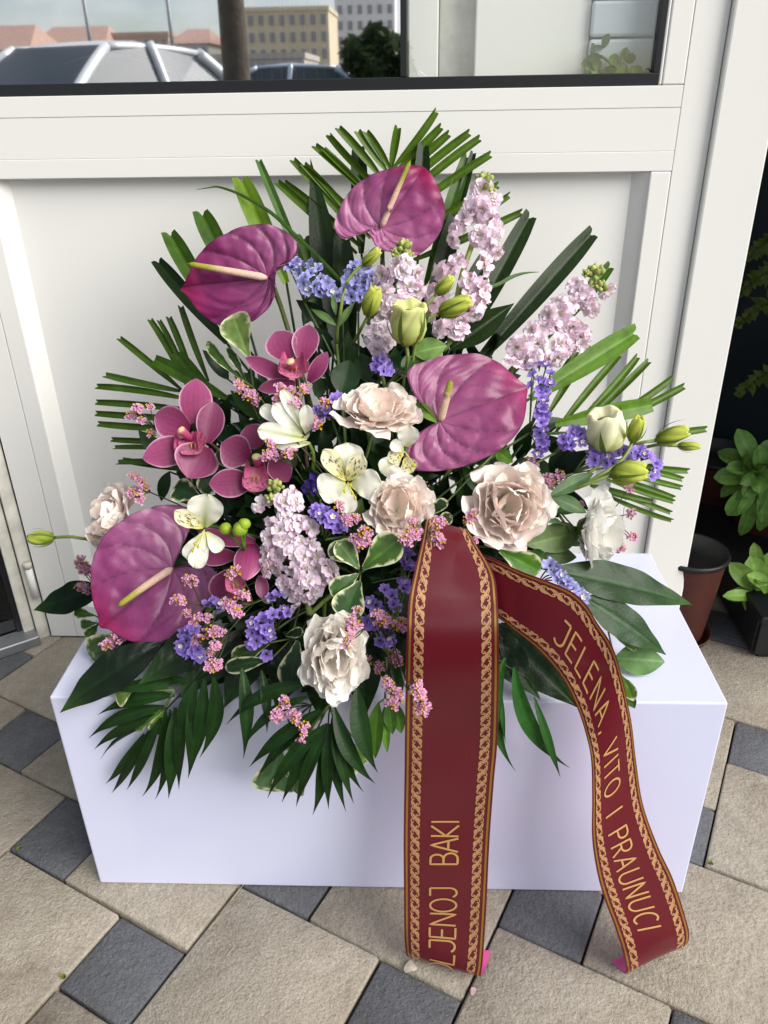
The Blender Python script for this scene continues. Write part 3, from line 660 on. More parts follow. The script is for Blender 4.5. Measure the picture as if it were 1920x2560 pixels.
for b, tp, w_ in (((160, 1480), (-10, 1370), 46), ((180, 1490), (290, 1320), 40), ((160, 1410), (135, 1260), 34)):
    V, F, S, Tt = sheet(W(*K(4, b), -.015), W(*K(4, tp), -.02), w_/2.676*.00055, tocam(FOAM), 'lance', 12, 4, bend=.12, fold=.2); t.add('leaf', V, F, 'leaf', leafcol(lin(80, 108, 56), S, Tt))
bud_stem('plump pale yellow-green half-open bud in front of the pink stock', 4, [((632, 1610), (655, 1335), 232, PALE)], -.045, [[(632, 1612), (640, 1700), (620, 1800)]])
bud_stem('green bud with curved stem between the two pink stock spikes, lower one of two', 4, [((848, 1402), (1062, 1308), 118)], -.045, [[(845, 1405), (780, 1440), (730, 1520), (690, 1620), (670, 1750)]])
bud_stem('small slim green bud between the two pink stock spikes, upper one of two', 4, [((828, 1275), (938, 1160), 84)], -.035, [[(825, 1280), (770, 1340), (725, 1400), (700, 1500), (690, 1700)]])
bud_stem('group of three green buds reaching out over the door post', 8, [((1150, 548), (1205, 383), 98), ((1310, 540), (1528, 470), 108), ((1455, 575), (1605, 578), 58)], -.02, [[(1150, 548), (1130, 600), (1060, 690), (900, 790), (760, 860), (600, 900)], [(1310, 540), (1230, 550), (1150, 570), (1130, 590)], [(1455, 575), (1350, 565), (1230, 585), (1140, 600)]])
bud_stem('fat lime bud lying among violet statice near the door post', 8, [((1005, 770), (1248, 740), 152)], -.04, [[(1005, 772), (930, 800), (800, 850), (680, 895)]])
bud_stem('half-open ivory lisianthus bud above violet statice', 8, [((985, 600), (965, 350), 250, (lin(186, 196, 106), lin(234, 234, 200), .62))], -.01, [[(985, 600), (950, 680), (800, 800), (650, 880)]])
bud_stem('lone lime bud on a thin stem sticking out sideways beyond the blush bloom', 9, [((228, 438), (58, 445), 92)], .0, [[(228, 438), (330, 432), (420, 445), (520, 460), (700, 520)]])

# ---------------------------------------------------------------- stock spikes
def stock_floret(seed):
    r = np.random.default_rng(seed); parts = []
    for ring, (n, L, up, w) in enumerate(((5, 1.0, .15, 1.05), (5, .78, .5, .85), (4, .5, .75, .6))):
        for i in range(n):
            a = 2*math.pi*(i+.5*ring)/n+r.normal(0, .2); d = np.array([math.cos(a), math.sin(a), 0]); L2 = L*(1+r.normal(0, .12))
            tip = d*L2+np.array([0, 0, up*.6*L2+r.normal(0, .06)])
            V, F, S, T = sheet((0, 0, -.1*ring), tip, w*(1+r.normal(0, .1)), unit(np.array([0, 0, 1])-d*.6*(ring > 0)), 'fan', 9, 9, cup=.25*r.normal(1, .5), bend=.12*r.normal(0, 1), curl=-.25*(ring == 0)+r.normal(0, .1), ruffle=.12, rf=1.8, seed=r.uniform(0, 6), tipruf=.07)
            C = lerp(lin(214, 216, 150), lin(246, 222, 234), S*2.4); C = lerp(C, C*0+lin(248, 232, 240)*r.uniform(.94, 1.02), (S-.5)*2)
            C = C*np.array([1, .97+.03*r.normal(), 1]); parts.append((V, F, C))
    return merge(parts)
ST = [mesh('stock_floret', v, f, 'petal', c) for v, f, c in (stock_floret(20+i) for i in range(6))]
def bud_cluster(seed, c0, c1, n=9):
    r = np.random.default_rng(seed); parts = []
    for i in range(n):
        a = i*2.4; q = math.sqrt((i+.3)/n); P = np.array([math.cos(a)*q*.75, math.sin(a)*q*.75, .55*(1-q)]); s = r.uniform(.22, .34)
        v, f = lathe([(.05, -1), (.6, -.75), (1, -.1), (.9, .4), (.5, .85), (.05, 1.1)], 9, .12, 4); ax = unit(P+np.array([0, 0, .5]))
        parts.append((P+(v*s*np.array([1, 1, 1.25]))@ori(ax).T, f, lerp(c0, c1, (v[:, 2]+1)/2*r.uniform(.4, 1))))
    return merge(parts)
STB = [mesh('stock_buds', v, f, 'leaf', c) for v, f, c in (bud_cluster(40+i, lin(126, 140, 66), lin(196, 204, 122)) for i in range(3))]
def stock(label, crop, path, florets, buds, off, size=62):
    top = W(*K(crop, path[0]), off); T = Thing('stock_flower', W(*K(crop, path[-1]), off+.02), label, 'stock flower', 'pale pink stock spikes')
    P = [W(*K(crop, p), off+.012) for p in path]; v, f = tube(catmull2(P, 16), .0034, 8); T.add('stem', v, f, 'stem', np.broadcast_to(lin(132, 152, 76), (len(v), 3)))
    stem_to_foam(T, P[-1], .0034, lin(110, 130, 64))
    pp = np.array(path, float); k = np.linalg.norm(CAM-top)/F_PX/CROPS[crop][2]
    for i, p in enumerate(florets):
        d = pp-np.array(p); j = np.argmin((d**2).sum(1)); out = np.array(p)-pp[j]; rr = np.hypot(*out)
        X = W(*K(crop, p), off-.014+.00012*min(rr, 120)+random.uniform(-.004, .004))
        ax = unit(tocam(X)*1.0+CR*out[0]/90*.8-CU*out[1]/90*.8+RNG.normal(0, .25, 3))
        T.inst('floret', random.choice(ST), X, ax, size*k*random.uniform(.85, 1.18), random.uniform(0, 6))
    for i, (p, s) in enumerate(buds):
        X = W(*K(crop, p), off-.006); T.inst('bud_cluster', STB[i % 3], X, unit(tocam(X)+CU*.8), s*k, random.uniform(0, 6))
    return T
stock('tall pink stock spike leaning over the palm blades, its green tip highest of the stocks', 4, [(1155, 530), (1130, 700), (1100, 850), (1010, 1120), (970, 1300), (920, 1600)],
    [(1130, 575), (1055, 690), (1120, 640), (1210, 635), (1140, 705), (1015, 770), (1085, 745), (1190, 765), (1240, 830), (955, 850), (945, 905), (1215, 900), (1120, 880), (1235, 1000), (1160, 1060), (1190, 960), (930, 1095), (975, 1045), (870, 1130), (1050, 1180), (1130, 1230), (1065, 1255), (1150, 1290), (885, 1270), (800, 1265), (830, 1345), (1085, 1410), (990, 1430), (905, 1490), (965, 1530), (850, 1500), (1000, 1500), (1090, 1340), (790, 1400)], [((1150, 520), 75), ((1190, 570), 45)], .0)
stock('pink stock spike with yellow-green tip right under the top anthurium', 4, [(615, 980), (605, 1100), (600, 1200), (560, 1350), (480, 1560), (450, 1750)],
    [(560, 1085), (640, 1065), (700, 1130), (510, 1170), (600, 1125), (470, 1150), (695, 1250), (610, 1290), (560, 1340), (480, 1265), (700, 1345), (470, 1350), (530, 1410), (460, 1450), (430, 1545), (490, 1520), (395, 1570), (640, 1350), (650, 1220), (440, 1640), (500, 1600)], [((612, 960), 70), ((560, 1000), 40), ((640, 1010), 45)], -.005)
stock('pink stock spike slanting outward toward the door post', 5, [(770, 490), (690, 640), (580, 780), (440, 920), (330, 1010), (200, 1150)],
    [(640, 570), (700, 640), (850, 600), (655, 620), (755, 745), (520, 695), (590, 690), (540, 765), (475, 820), (520, 865), (620, 850), (420, 850), (605, 930), (665, 915), (340, 880), (300, 950), (385, 960), (540, 965), (250, 990), (350, 1050), (450, 1065), (520, 1050), (225, 1080), (580, 1005), (300, 1080), (720, 690), (460, 770), (680, 960)], [((770, 490), 75), ((800, 580), 55), ((710, 490), 35)], .0)
stock('stout pink stock spike low in the middle with tightly packed blossoms', 10, [(375, 60), (385, 200), (430, 350), (490, 520), (560, 700), (600, 900)],
    [(480, 100), (510, 150), (280, 165), (430, 150), (345, 285), (440, 235), (500, 310), (400, 335), (560, 290), (620, 320), (330, 385), (420, 400), (540, 415), (620, 425), (310, 490), (385, 500), (490, 480), (560, 510), (650, 510), (300, 600), (380, 590), (480, 600), (560, 595), (640, 590), (740, 580), (760, 640), (420, 690), (520, 690), (600, 680), (680, 660), (540, 775), (470, 745), (600, 790), (520, 830), (640, 740)], [((370, 45), 68), ((345, 130), 50)], -.02, 64)

# ---------------------------------------------------------------- violet statice
def statice_floret(seed, c, white):
    r = np.random.default_rng(seed); nr, nk = 5, 30; a = np.arange(nk)*2*math.pi/nk; V = []; C = []
    for i in range(nr+1):
        q = i/nr; rr = .18+.82*q**.9; wob = 1+.13*q*np.cos(5*a)+.08*q*np.sin(9*a+seed)+.04*r.normal(size=nk)*q
        z = .55*q**.6+.16*q*np.sin(7*a+seed*2)*q+.06*q*np.sin(13*a)
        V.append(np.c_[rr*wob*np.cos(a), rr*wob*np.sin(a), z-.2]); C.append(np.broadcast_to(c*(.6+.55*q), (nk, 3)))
    parts = [(np.vstack(V), gridfaces(nr, nk, True), np.vstack(C))]
    v, f = lathe([(.06, -1.3), (.14, -.9), (.22, -.2)], 8); parts.append((v, f, np.broadcast_to(lin(86, 108, 50), (len(v), 3))))
    if white:
        for i in range(5):
            b = i*1.2566; d = np.array([math.cos(b), math.sin(b), 0]); v, f, S, T = sheet((0, 0, .05), d*.42+np.array([0, 0, .42]), .34, np.array([0, 0, 1.]), 'fan', 4, 3, cup=.2); parts.append((v, f, cols(lin(242, 238, 226), S)))
    return merge(parts)
VI, LI = lin(168, 142, 228), lin(182, 182, 238)
SF = {k: [mesh('statice_floret', v, f, 'papery', c) for v, f, c in (statice_floret(60+i, col*(1+.1*(i-1.5)), i == 0) for i in range(4))] for k, col in (('v', VI), ('l', LI), ('d', lin(80, 58, 150)))}  # the dark kind is violet with deep shade put into the colour
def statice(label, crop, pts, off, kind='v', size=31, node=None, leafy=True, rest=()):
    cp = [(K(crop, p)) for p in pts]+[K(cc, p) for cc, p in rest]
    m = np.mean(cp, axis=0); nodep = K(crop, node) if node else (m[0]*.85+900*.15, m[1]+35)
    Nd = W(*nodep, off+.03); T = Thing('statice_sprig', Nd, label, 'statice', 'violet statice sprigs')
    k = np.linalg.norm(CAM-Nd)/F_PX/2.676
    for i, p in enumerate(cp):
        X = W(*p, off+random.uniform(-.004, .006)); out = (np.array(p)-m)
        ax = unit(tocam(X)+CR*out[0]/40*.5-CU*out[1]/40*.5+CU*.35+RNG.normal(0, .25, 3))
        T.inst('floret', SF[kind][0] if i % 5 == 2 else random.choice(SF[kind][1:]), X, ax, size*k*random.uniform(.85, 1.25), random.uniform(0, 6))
        if i % 2 == 0:
            v, f = tube(bez(X-ax*.004, (X+Nd)/2+np.array([0, 0, .006]), Nd, 6), .0009, 5); T.add('branch', v, f, 'stem', np.broadcast_to(lin(92, 112, 58), (len(v), 3)))
        if leafy and i % 3 == 0:      # green bract
            V, F, S, Tt = sheet(X-ax*.010, X-ax*.003+RNG.normal(0, .003, 3)+CR*.006*random.choice((-1, 1)), .005, tocam(X), 'lance', 4, 2); T.add('bract', V, F, 'leaf', cols(lin(108, 124, 58), S))
    stem_to_foam(T, Nd, .0018, lin(86, 110, 56))
G3 = [(890, 1060), (930, 1090), (1000, 1080), (1060, 1070), (1110, 1100), (1020, 1160), (1010, 1200), (1040, 1240), (1090, 1220), (1130, 1170), (1120, 1260), (1170, 1200), (1200, 1250), (1235, 1290), (960, 1060), (1060, 1130), (980, 1130), (1150, 1230)]
statice('lilac-blue statice against the lobe of the deep purple anthurium', 3, G3, -.005, 'l', 36, (1020, 1330))
statice('dense lilac-blue statice head beside the curving bud stem', 3, [(1350, 1080), (1400, 1080), (1320, 1130), (1380, 1130), (1440, 1120), (1310, 1180), (1360, 1190), (1420, 1180), (1470, 1150), (1300, 1240), (1350, 1240), (1410, 1240), (1470, 1210), (1330, 1290), (1390, 1290), (1500, 1240), (1440, 1280), (1290, 1300)], .012, 'l', 38, (1380, 1400))
statice('small dark violet statice tuft above the cream rosette bloom', 7, [(540, 110), (580, 100), (600, 140), (560, 160), (620, 180), (590, 180), (530, 150)], -.005, 'v', 34)
statice('long upright violet statice spray along the tip of the pale anthurium', 5, [(345, 1100), (400, 1090), (440, 1110), (470, 1160), (350, 1170), (390, 1200), (430, 1220), (470, 1230), (340, 1240), (400, 1270), (440, 1280), (410, 1320), (430, 1350), (420, 1390), (400, 1420), (430, 1440), (410, 1490), (420, 1530), (430, 1580), (400, 1560)], -.005, 'v', 36, (330, 1560), rest=[(8, (545, 540)), (8, (560, 590)), (8, (520, 615)), (8, (570, 550))])
statice('short violet statice next to the ivory half-open bud', 8, [(800, 490), (760, 480), (840, 520), (720, 530), (700, 560), (740, 570), (690, 530), (815, 540)], -.01, 'v', 38, (640, 620))
statice('violet statice stretched under the ivory bud towards the door post', 8, [(900, 570), (950, 590), (880, 620), (900, 670), (930, 650), (1030, 590), (1060, 620), (1000, 640), (980, 690), (1020, 690), (1150, 620), (1200, 600), (1230, 630), (1180, 640), (1120, 670), (1270, 650), (1310, 690), (1290, 740), (1330, 700), (1280, 780), (1090, 600), (1310, 760)], -.012, 'v', 38, (760, 760))
statice('bright violet statice between the pink stock and the striped alstroemeria', 10, [(650, 190), (700, 210), (750, 250), (690, 260), (740, 290), (790, 290), (820, 320), (670, 230), (720, 240), (780, 320), (640, 210)], -.025, 'v', 38, (700, 400))
statice('dark violet statice with deep shade put into its colour, beside the striped alstroemeria', 10, [(600, 30), (640, 20), (620, 60), (655, 50), (590, 60), (635, -20)], .02, 'd', 34)
statice('violet statice tuft between the cream rosette bloom and the yellow-green alstroemeria', 7, [(250, 370), (180, 450), (220, 470), (280, 360), (140, 440), (200, 440), (160, 480), (290, 380)], -.01, 'v', 36)
statice('violet statice against the edge of the straight ribbon', 10, [(1250, 470), (1240, 550), (1280, 580), (1230, 720), (1100, 730), (1150, 770), (1160, 830), (1010, 820), (1080, 870), (990, 950), (1030, 970), (1120, 1010), (1130, 1050), (1070, 1080), (1100, 1090), (1140, 1080), (1260, 500), (1225, 690), (1170, 860), (1040, 840), (1250, 590)], -.01, 'v', 42, (1120, 1180))
statice('upright violet statice with yellow-green stem beside the oval cream bloom', 10, [(340, 790), (380, 770), (430, 870), (400, 900), (350, 900), (300, 920), (270, 960), (220, 960), (330, 950), (300, 1000), (260, 1020), (210, 1020), (340, 1040), (290, 1060), (240, 1080), (310, 1170), (210, 1100), (330, 1000), (450, 890), (280, 930)], -.02, 'v', 38, (380, 1000))
statice('violet statice cluster under the rim of the lowest mauve anthurium', 9, [(1250, 890), (1300, 870), (1330, 890), (1130, 1060), (1160, 1050), (1100, 1080), (1110, 1130), (1080, 1160), (1130, 1170), (1060, 1200), (1110, 1210), (1170, 1200), (1200, 1230), (1040, 1230), (1150, 1240), (1090, 1190), (1190, 1190)], -.02, 'v', 38, (1250, 1180))
statice('violet statice peeping over the ribbon that swings sideways', 8, [(600, 1370), (640, 1400), (680, 1440), (720, 1480), (650, 1470), (760, 1520), (800, 1550), (820, 1590), (620, 1420), (700, 1500)], -.02, 'l', 38, (520, 1500))

# ---------------------------------------------------------------- pink sea-lavender sprigs
def pink_cluster(seed, dull=1.0):
    r = np.random.default_rng(seed); parts = []
    for i in range(8):
        a = i*2.4; q = math.sqrt((i+.4)/8); P = np.array([math.cos(a)*q*.75, math.sin(a)*q*.75, .45*(1-q**2)+r.normal(0, .08)]); ax = unit(P*[.8, .8, .3]+np.array([0, 0, .8])); O = ori(ax)
        yel = r.random() < .22
        v, f = lathe([(.04, -.6), (.10, -.25), (.13, -.1)], 6); parts.append((P+v@O.T, f, np.broadcast_to(lin(120, 92, 84), (len(v), 3))*dull))
        for k in range(5):
            b = k*1.2566+r.uniform(0, 1); d = np.array([math.cos(b), math.sin(b), 0]); s = .38 if not yel else .22
            v, f, S, T = sheet((0, 0, -.12), d*s+np.array([0, 0, .08+.1*yel]), s*.8, np.array([0, 0, 1.]), 'fan', 4, 3, cup=.2)
            c = lerp(lin(196, 112, 156), lin(232, 178, 208), S*1.4) if not yel else cols(lin(232, 190, 66), S)
            parts.append((P+v@O.T, f, c*dull*r.uniform(.85, 1.08)))
    return merge(parts)
PK = [mesh('pink_floret_cluster', v, f, 'papery', c) for v, f, c in (pink_cluster(80+i) for i in range(5))]
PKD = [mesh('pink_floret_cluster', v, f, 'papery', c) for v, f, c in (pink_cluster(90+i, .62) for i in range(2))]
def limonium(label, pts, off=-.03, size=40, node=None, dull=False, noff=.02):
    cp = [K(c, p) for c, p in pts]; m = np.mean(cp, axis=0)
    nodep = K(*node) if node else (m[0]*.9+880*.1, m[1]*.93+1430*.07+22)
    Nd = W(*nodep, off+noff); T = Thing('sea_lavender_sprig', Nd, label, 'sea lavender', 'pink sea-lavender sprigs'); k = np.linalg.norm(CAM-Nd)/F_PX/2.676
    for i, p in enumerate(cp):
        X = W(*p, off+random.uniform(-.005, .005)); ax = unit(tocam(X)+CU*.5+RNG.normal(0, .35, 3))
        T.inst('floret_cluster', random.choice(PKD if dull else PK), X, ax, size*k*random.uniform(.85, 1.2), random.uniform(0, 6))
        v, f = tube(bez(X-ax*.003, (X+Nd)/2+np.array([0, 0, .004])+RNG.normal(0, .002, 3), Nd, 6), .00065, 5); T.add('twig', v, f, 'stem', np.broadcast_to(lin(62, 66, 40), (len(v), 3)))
    stem_to_foam(T, Nd, .0010, lin(62, 72, 42))
g = lambda c, *ps: [(c, p) for p in ps]
limonium('faded pink sprig in front of the horizontal palm blades', g(6, (370, 720), (335, 745), (470, 690), (410, 780), (475, 870), (390, 700)), .0, 40, (6, (500, 830)))
limonium('pink and yellow sprig above the blush side-turned bloom', g(6, (380, 1160), (400, 1190), (350, 1270), (400, 1300), (360, 1245), (350, 1150), (430, 1220)), .0, 42, (6, (470, 1260)))
limonium('slanting pink sprig above the yellow-green alstroemeria', g(6, (1060, 540), (1100, 570), (1140, 600), (1180, 635), (1080, 580), (1130, 620)), -.02, 42, (6, (1200, 780)))
limonium('pink and yellow sprig across the top of the yellow-green alstroemeria', g(6, (1340, 560), (1400, 590), (1320, 640), (1360, 680), (1440, 660), (1480, 580), (1505, 560), (1430, 620), (1350, 620)), -.045, 46, (6, (1430, 900)))
limonium('small pink sprig beside the violet tuft near the cream rosette bloom', g(6, (1560, 770), (1540, 800), (1590, 800))+g(7, (190, 390), (215, 400), (110, 520), (140, 540)), -.035, 42, (6, (1450, 930)))
limonium('pink sprig over the dusky orchid with hanging lip', g(6, (1260, 920), (1290, 950), (1250, 1005), (1300, 1020), (1280, 980), (1390, 1000), (1425, 1000), (1240, 1030)), -.04, 46, (6, (1440, 1100)))
limonium('pink sprig directly under the forward-facing striped alstroemeria', g(7, (300, 1110), (330, 1160), (380, 1160), (410, 1165), (290, 1080), (350, 1190)), -.03, 40, (7, (330, 1230)))
limonium('pink sprig hanging between the stout stock and the blush bloom over the ribbon', g(7, (450, 1250), (470, 1290), (490, 1340), (420, 1320), (400, 1300), (430, 1350), (480, 1255)), -.05, 44, (7, (520, 1400)))
limonium('pink and yellow sprig on the lower face of the blush bloom over the ribbon', g(7, (770, 1190), (790, 1220), (760, 1265), (800, 1280), (710, 1290), (750, 1315), (820, 1260)), -.06, 44, (7, (790, 1380)))
limonium('pink sprig right at the top fold of the ribbon', g(7, (930, 1180), (945, 1220), (930, 1250), (960, 1300), (970, 1335), (940, 1285), (975, 1190)), -.055, 42, (7, (860, 1330)))
limonium('small pink sprig beside the largest blush bloom, near the ribbon', g(7, (1170, 1150), (1150, 1180), (1190, 1310), (1190, 1140)), -.02, 40)
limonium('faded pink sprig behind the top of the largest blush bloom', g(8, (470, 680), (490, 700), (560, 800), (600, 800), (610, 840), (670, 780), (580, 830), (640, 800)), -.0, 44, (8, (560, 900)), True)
limonium('loose pale pink sprig around the white profile bloom', g(8, (1130, 860), (1145, 1030), (1160, 1180), (1075, 1270), (1140, 1190), (1080, 1250), (800, 970)), .02, 36, (8, (980, 1080)))
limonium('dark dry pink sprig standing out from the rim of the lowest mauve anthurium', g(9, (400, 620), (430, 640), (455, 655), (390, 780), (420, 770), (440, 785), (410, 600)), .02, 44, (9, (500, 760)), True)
limonium('pink sprig resting on the variegated leaf at the corner of the box', g(9, (620, 1130), (590, 1150), (650, 1120), (640, 1090), (575, 1165)), -.03, 42, (9, (720, 1090)))
limonium('pink and yellow sprig in front of the lobe of the lowest mauve anthurium', g(9, (1130, 720), (1155, 720), (1050, 850), (1075, 860), (1120, 940), (1030, 870), (1140, 745)), -.05, 42, (9, (1220, 900)))
limonium('pink and yellow sprig across the half-turned orchid', g(9, (1410, 680), (1440, 660), (1400, 705), (1470, 830), (1500, 820), (1380, 870), (1420, 900), (1460, 950), (1395, 900), (1440, 920), (1510, 840)), -.06, 44, (9, (1560, 880)))
limonium('bright pink and yellow sprig on top of the violet cluster under the anthurium', g(9, (1190, 980), (1250, 980), (1160, 1005), (1240, 1080), (1210, 1110), (1180, 1130), (1290, 1060), (1330, 1080), (1290, 1180), (1310, 1160), (1270, 1210), (1290, 1300), (1260, 1310), (1320, 1280)), -.045, 44, (9, (1400, 1060)))
limonium('pink sprig lying across the oval cream bloom', g(10, (920, 870), (880, 920), (870, 960), (920, 970), (860, 1000), (870, 1040), (850, 1075), (840, 1110), (890, 980)), -.098, 42, (10, (960, 1000)))
limonium('pink and yellow sprig among the violet statice beside the straight ribbon', g(10, (1080, 910), (1110, 945), (1060, 955), (1210, 950), (1220, 1000), (1170, 975), (1050, 900), (1240, 970)), -.035, 46, (10, (1110, 1060)))
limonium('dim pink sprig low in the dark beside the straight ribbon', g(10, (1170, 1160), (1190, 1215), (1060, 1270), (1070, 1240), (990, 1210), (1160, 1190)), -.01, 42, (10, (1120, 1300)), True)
limonium('pink sprig hanging below the violet statice just before the straight ribbon', g(10, (1130, 1360), (1140, 1395), (1160, 1440), (1185, 1465), (1140, 1480), (1160, 1505), (1110, 1350), (1190, 1430)), -.04, 46, (10, (1220, 1390)))
limonium('pink and yellow sprig lying on the gold border of the straight ribbon', g(10, (1320, 1370), (1330, 1430), (1350, 1480), (1340, 1520), (1370, 1550), (1380, 1525), (1310, 1400), (1350, 1440)), -.075, 46, (10, (1240, 1380)))
limonium('tiny pink sprig over the drooping fronds in front of the box', g(10, (430, 1470), (430, 1505), (380, 1560), (400, 1585), (490, 1575), (500, 1600), (360, 1590))+g(11, (1215, 400), (1210, 430), (1200, 465), (1185, 355)), -.045, 40, (11, (1250, 300)), False, .09)

# ================================================================== FOLIAGE
def blade(T, name, base, tip, width_px, c, N=None, prof='blade', nu=14, nv=8, mat='gloss_leaf', fold=.35, bend=.03, cut=0., side=0., curl=0., rib=.3, stripes=26, ruffle=0.):
    k = np.linalg.norm(CAM-tip)/F_PX; N = tocam(tip) if N is None else N
    V, F, S, Tt = sheet(base, tip, width_px*k, N, prof, nu, nv, fold=fold, bend=bend, side=side, curl=curl, ruffle=ruffle, seed=random.uniform(0, 6))
    if cut: V = V+np.outer(np.clip((S-.8)/.2, 0, 1)*(np.sign(Tt)*.3-.7*np.exp(-(Tt/.22)**2))*cut*width_px*k, unit(tip-base))
    return T.add(name, V, F, mat, leafcol(np.asarray(c)*random.uniform(.88, 1.12), S, Tt, rib, None, stripes))
def palm(label, crop, costa, leaflets, off, width, c, boff=.02):
    P = [W(*K(crop, p), off+.012) for p in costa]; T = Thing('cut_palm_leaf', P[-1], label, 'palm leaf', 'trimmed palm leaves fanned behind the flowers')
    v, f = tube(catmull2(P, 12), .0022, 6); T.add('midrib', v, f, 'stem', np.broadcast_to(GREEN_M, (len(v), 3))); stem_to_foam(T, P[-1], .003, GREEN_D)
    for b, t, *w in leaflets:
        bb = W(*K(crop, b), off+boff); tt = W(*K(crop, t), off); N = unit(tocam(tt)+RNG.normal(0, .22, 3))
        blade(T, 'leaflet', bb, tt, (w[0] if w else width), c, N, 'strap', 12, 4, fold=.5, cut=.35, side=random.uniform(-.025, .025), bend=random.uniform(-.01, .03))
LP = lin(66, 94, 18)
palm('trimmed palm leaf fanning up behind the top anthurium, the highest foliage', 4, [(525, 425), (530, 700), (545, 1000), (560, 1300)],
    [((420, 660), (15, 275)), ((440, 650), (70, 300)), ((450, 560), (112, 200)), ((470, 500), (172, 155)), ((500, 450), (300, 178)), ((522, 432), (357, 180)), ((528, 430), (577, 150)), ((535, 432), (832, 42)), ((545, 470), (868, 148)), ((560, 500), (920, 195)), ((560, 600), (1056, 188)), ((570, 680), (1126, 228)), ((580, 770), (1198, 335)),
     ((600, 900), (1248, 540)), ((620, 980), (1322, 605)), ((640, 1060), (1405, 722)), ((380, 830), (-62, 420)), ((390, 900), (-60, 400)), ((350, 920), (-130, 370)), ((330, 960), (-190, 520)), ((300, 1000), (-235, 520))], .055, 19, LP)
palm('trimmed palm leaf spreading sideways behind the open magenta orchid', 6, [(690, 580), (800, 760), (950, 950), (1100, 1150)],
    [((700, 590), (165, 478), 18), ((730, 640), (110, 552)), ((760, 710), (108, 655)), ((780, 770), (106, 730)), ((800, 840), (120, 800)), ((820, 920), (210, 905), 14), ((830, 980), (228, 962), 14), ((860, 1090), (250, 1062)), ((870, 1120), (282, 1045)), ((680, 575), (262, 228)), ((720, 560), (470, 102)), ((740, 560), (530, 108), 13), ((770, 540), (594, 86)), ((860, 520), (672, 14))], .055, 16, lin(54, 80, 18))
palm('trimmed palm leaf spreading over the door post behind the violet statice', 5, [(960, 1560), (700, 1560), (500, 1560), (350, 1560)],
    [((440, 1330), (648, 1008), 17), ((440, 1460), (745, 988)), ((500, 1560), (932, 1036)), ((660, 1480), (1055, 1045)), ((720, 1480), (1132, 1078)), ((820, 1490), (1288, 1186)), ((860, 1500), (1366, 1245))], .05, 18, LP)
palm('trimmed palm leaf with flat fanned tips below the three green buds', 8, [(1150, 640), (1000, 760), (800, 850), (600, 900)],
    [((1300, 530), (1648, 462), 17), ((1100, 700), (1528, 742), 16), ((1100, 720), (1490, 800), 15), ((1050, 740), (1482, 856), 15), ((1000, 780), (1432, 925), 15), ((980, 800), (1430, 950), 14), ((950, 860), (1412, 1022), 13), ((940, 880), (1420, 1072), 13), ((900, 860), (1285, 945), 12), ((870, 840), (1180, 930), 20)], .05, 15, lin(68, 98, 20))
def one_blade(label, crop, tip, base, w, c, off, fold=.3, cut=.3, side=0., N=(0, 0, 0), prof='blade', name='broad_cut_leaf'):
    b = W(*K(crop, base), off+.02); t = W(*K(crop, tip), off); T = Thing(name, b, label, 'leaf', 'broad cut leaves behind the flowers')
    blade(T, 'leaf_blade', b, t, w, c, unit(tocam(t)+np.asarray(N)), prof, 18, 10, fold=fold, cut=cut, side=side, rib=.22, stripes=40); stem_to_foam(T, b, .0022, GREEN_D)
BD, BM, BL = lin(26, 46, 14), lin(54, 84, 18), lin(98, 128, 30)
one_blade('two-tone notched green leaf between the anthurium tip and the dark outer leaf', 3, (112, 862), (420, 1400), 44, BM, .045, .6)
one_blade('broad notched green leaf directly above the deep purple anthurium', 3, (325, 722), (560, 1200), 48, BM, .05, .5)
one_blade('bright yellow-green notched leaf rising behind the deep purple anthurium', 3, (590, 497), (900, 1200), 50, BL, .045, .4)
one_blade('slim pale-edged leaf between the anthurium and the palm fan', 3, (712, 375), (1100, 1300), 20, lin(70, 104, 46), .05, .5)
one_blade('dark outermost leaf pointing up toward the door panel', 3, (32, 1048), (500, 1600), 36, BD, .05, .4)
one_blade('tall dark pointed leaf standing behind the palm blades', 3, (1060, 365), (1230, 1500), 62, BD, .065, .2, 0, prof='lance')
one_blade('dark squared leaf behind the crown of the palm fan', 4, (310, 275), (330, 1000), 38, BD, .08, .3)
one_blade('dark notched leaf just behind the tip of the top anthurium', 4, (745, 272), (720, 900), 34, BD, .06, .5)
one_blade('narrow green leaf leaning right of the top anthurium', 4, (1040, 340), (760, 1200), 32, BM, .07, .3)
one_blade('narrow dark leaf overlapping the green one beside the tall stock', 4, (1080, 322), (900, 1000), 20, BD, .066, .4)
one_blade('dark green notched leaf beside the tall stock spike', 4, (1462, 742), (950, 1700), 46, BD, .05, .45)
one_blade('long dark strap leaf pointing out between the two outer stock spikes', 5, (755, 215), (-60, 1130), 46, BD, .05, .35)
one_blade('short notched leaf behind the green tip of the slanting stock', 5, (872, 440), (480, 900), 32, BM, .05, .5)
one_blade('bright green broad strap leaf under the slanting stock spike', 5, (1045, 880), (330, 1330), 52, lin(78, 114, 26), .04, .3)
one_blade('bright green square-cut leaf above the ivory half-open bud', 5, (1150, 1372), (500, 1500), 44, lin(78, 112, 26), .03, .25, .0)
one_blade('green square-cut leaf above the open magenta orchid', 6, (500, 372), (1000, 640), 34, BM, .045, .3, .0)
one_blade('glossy dark leaf folded over under the long strap leaf', 5, (230, 690), (-200, 1000), 62, BD, .03, .6, 0, prof='lance')
one_blade('dark strap leaf rising between the two lilac-blue statice heads', 3, (1270, 900), (1330, 1700), 52, BD, .06, .3)
one_blade('green strap leaf just beside the lobe of the deep purple anthurium', 3, (1010, 880), (1180, 1700), 46, BM, .062, .3)
one_blade('dark strap leaf behind the curving bud stem', 3, (1180, 1080), (1290, 1800), 54, BD, .05, .3)
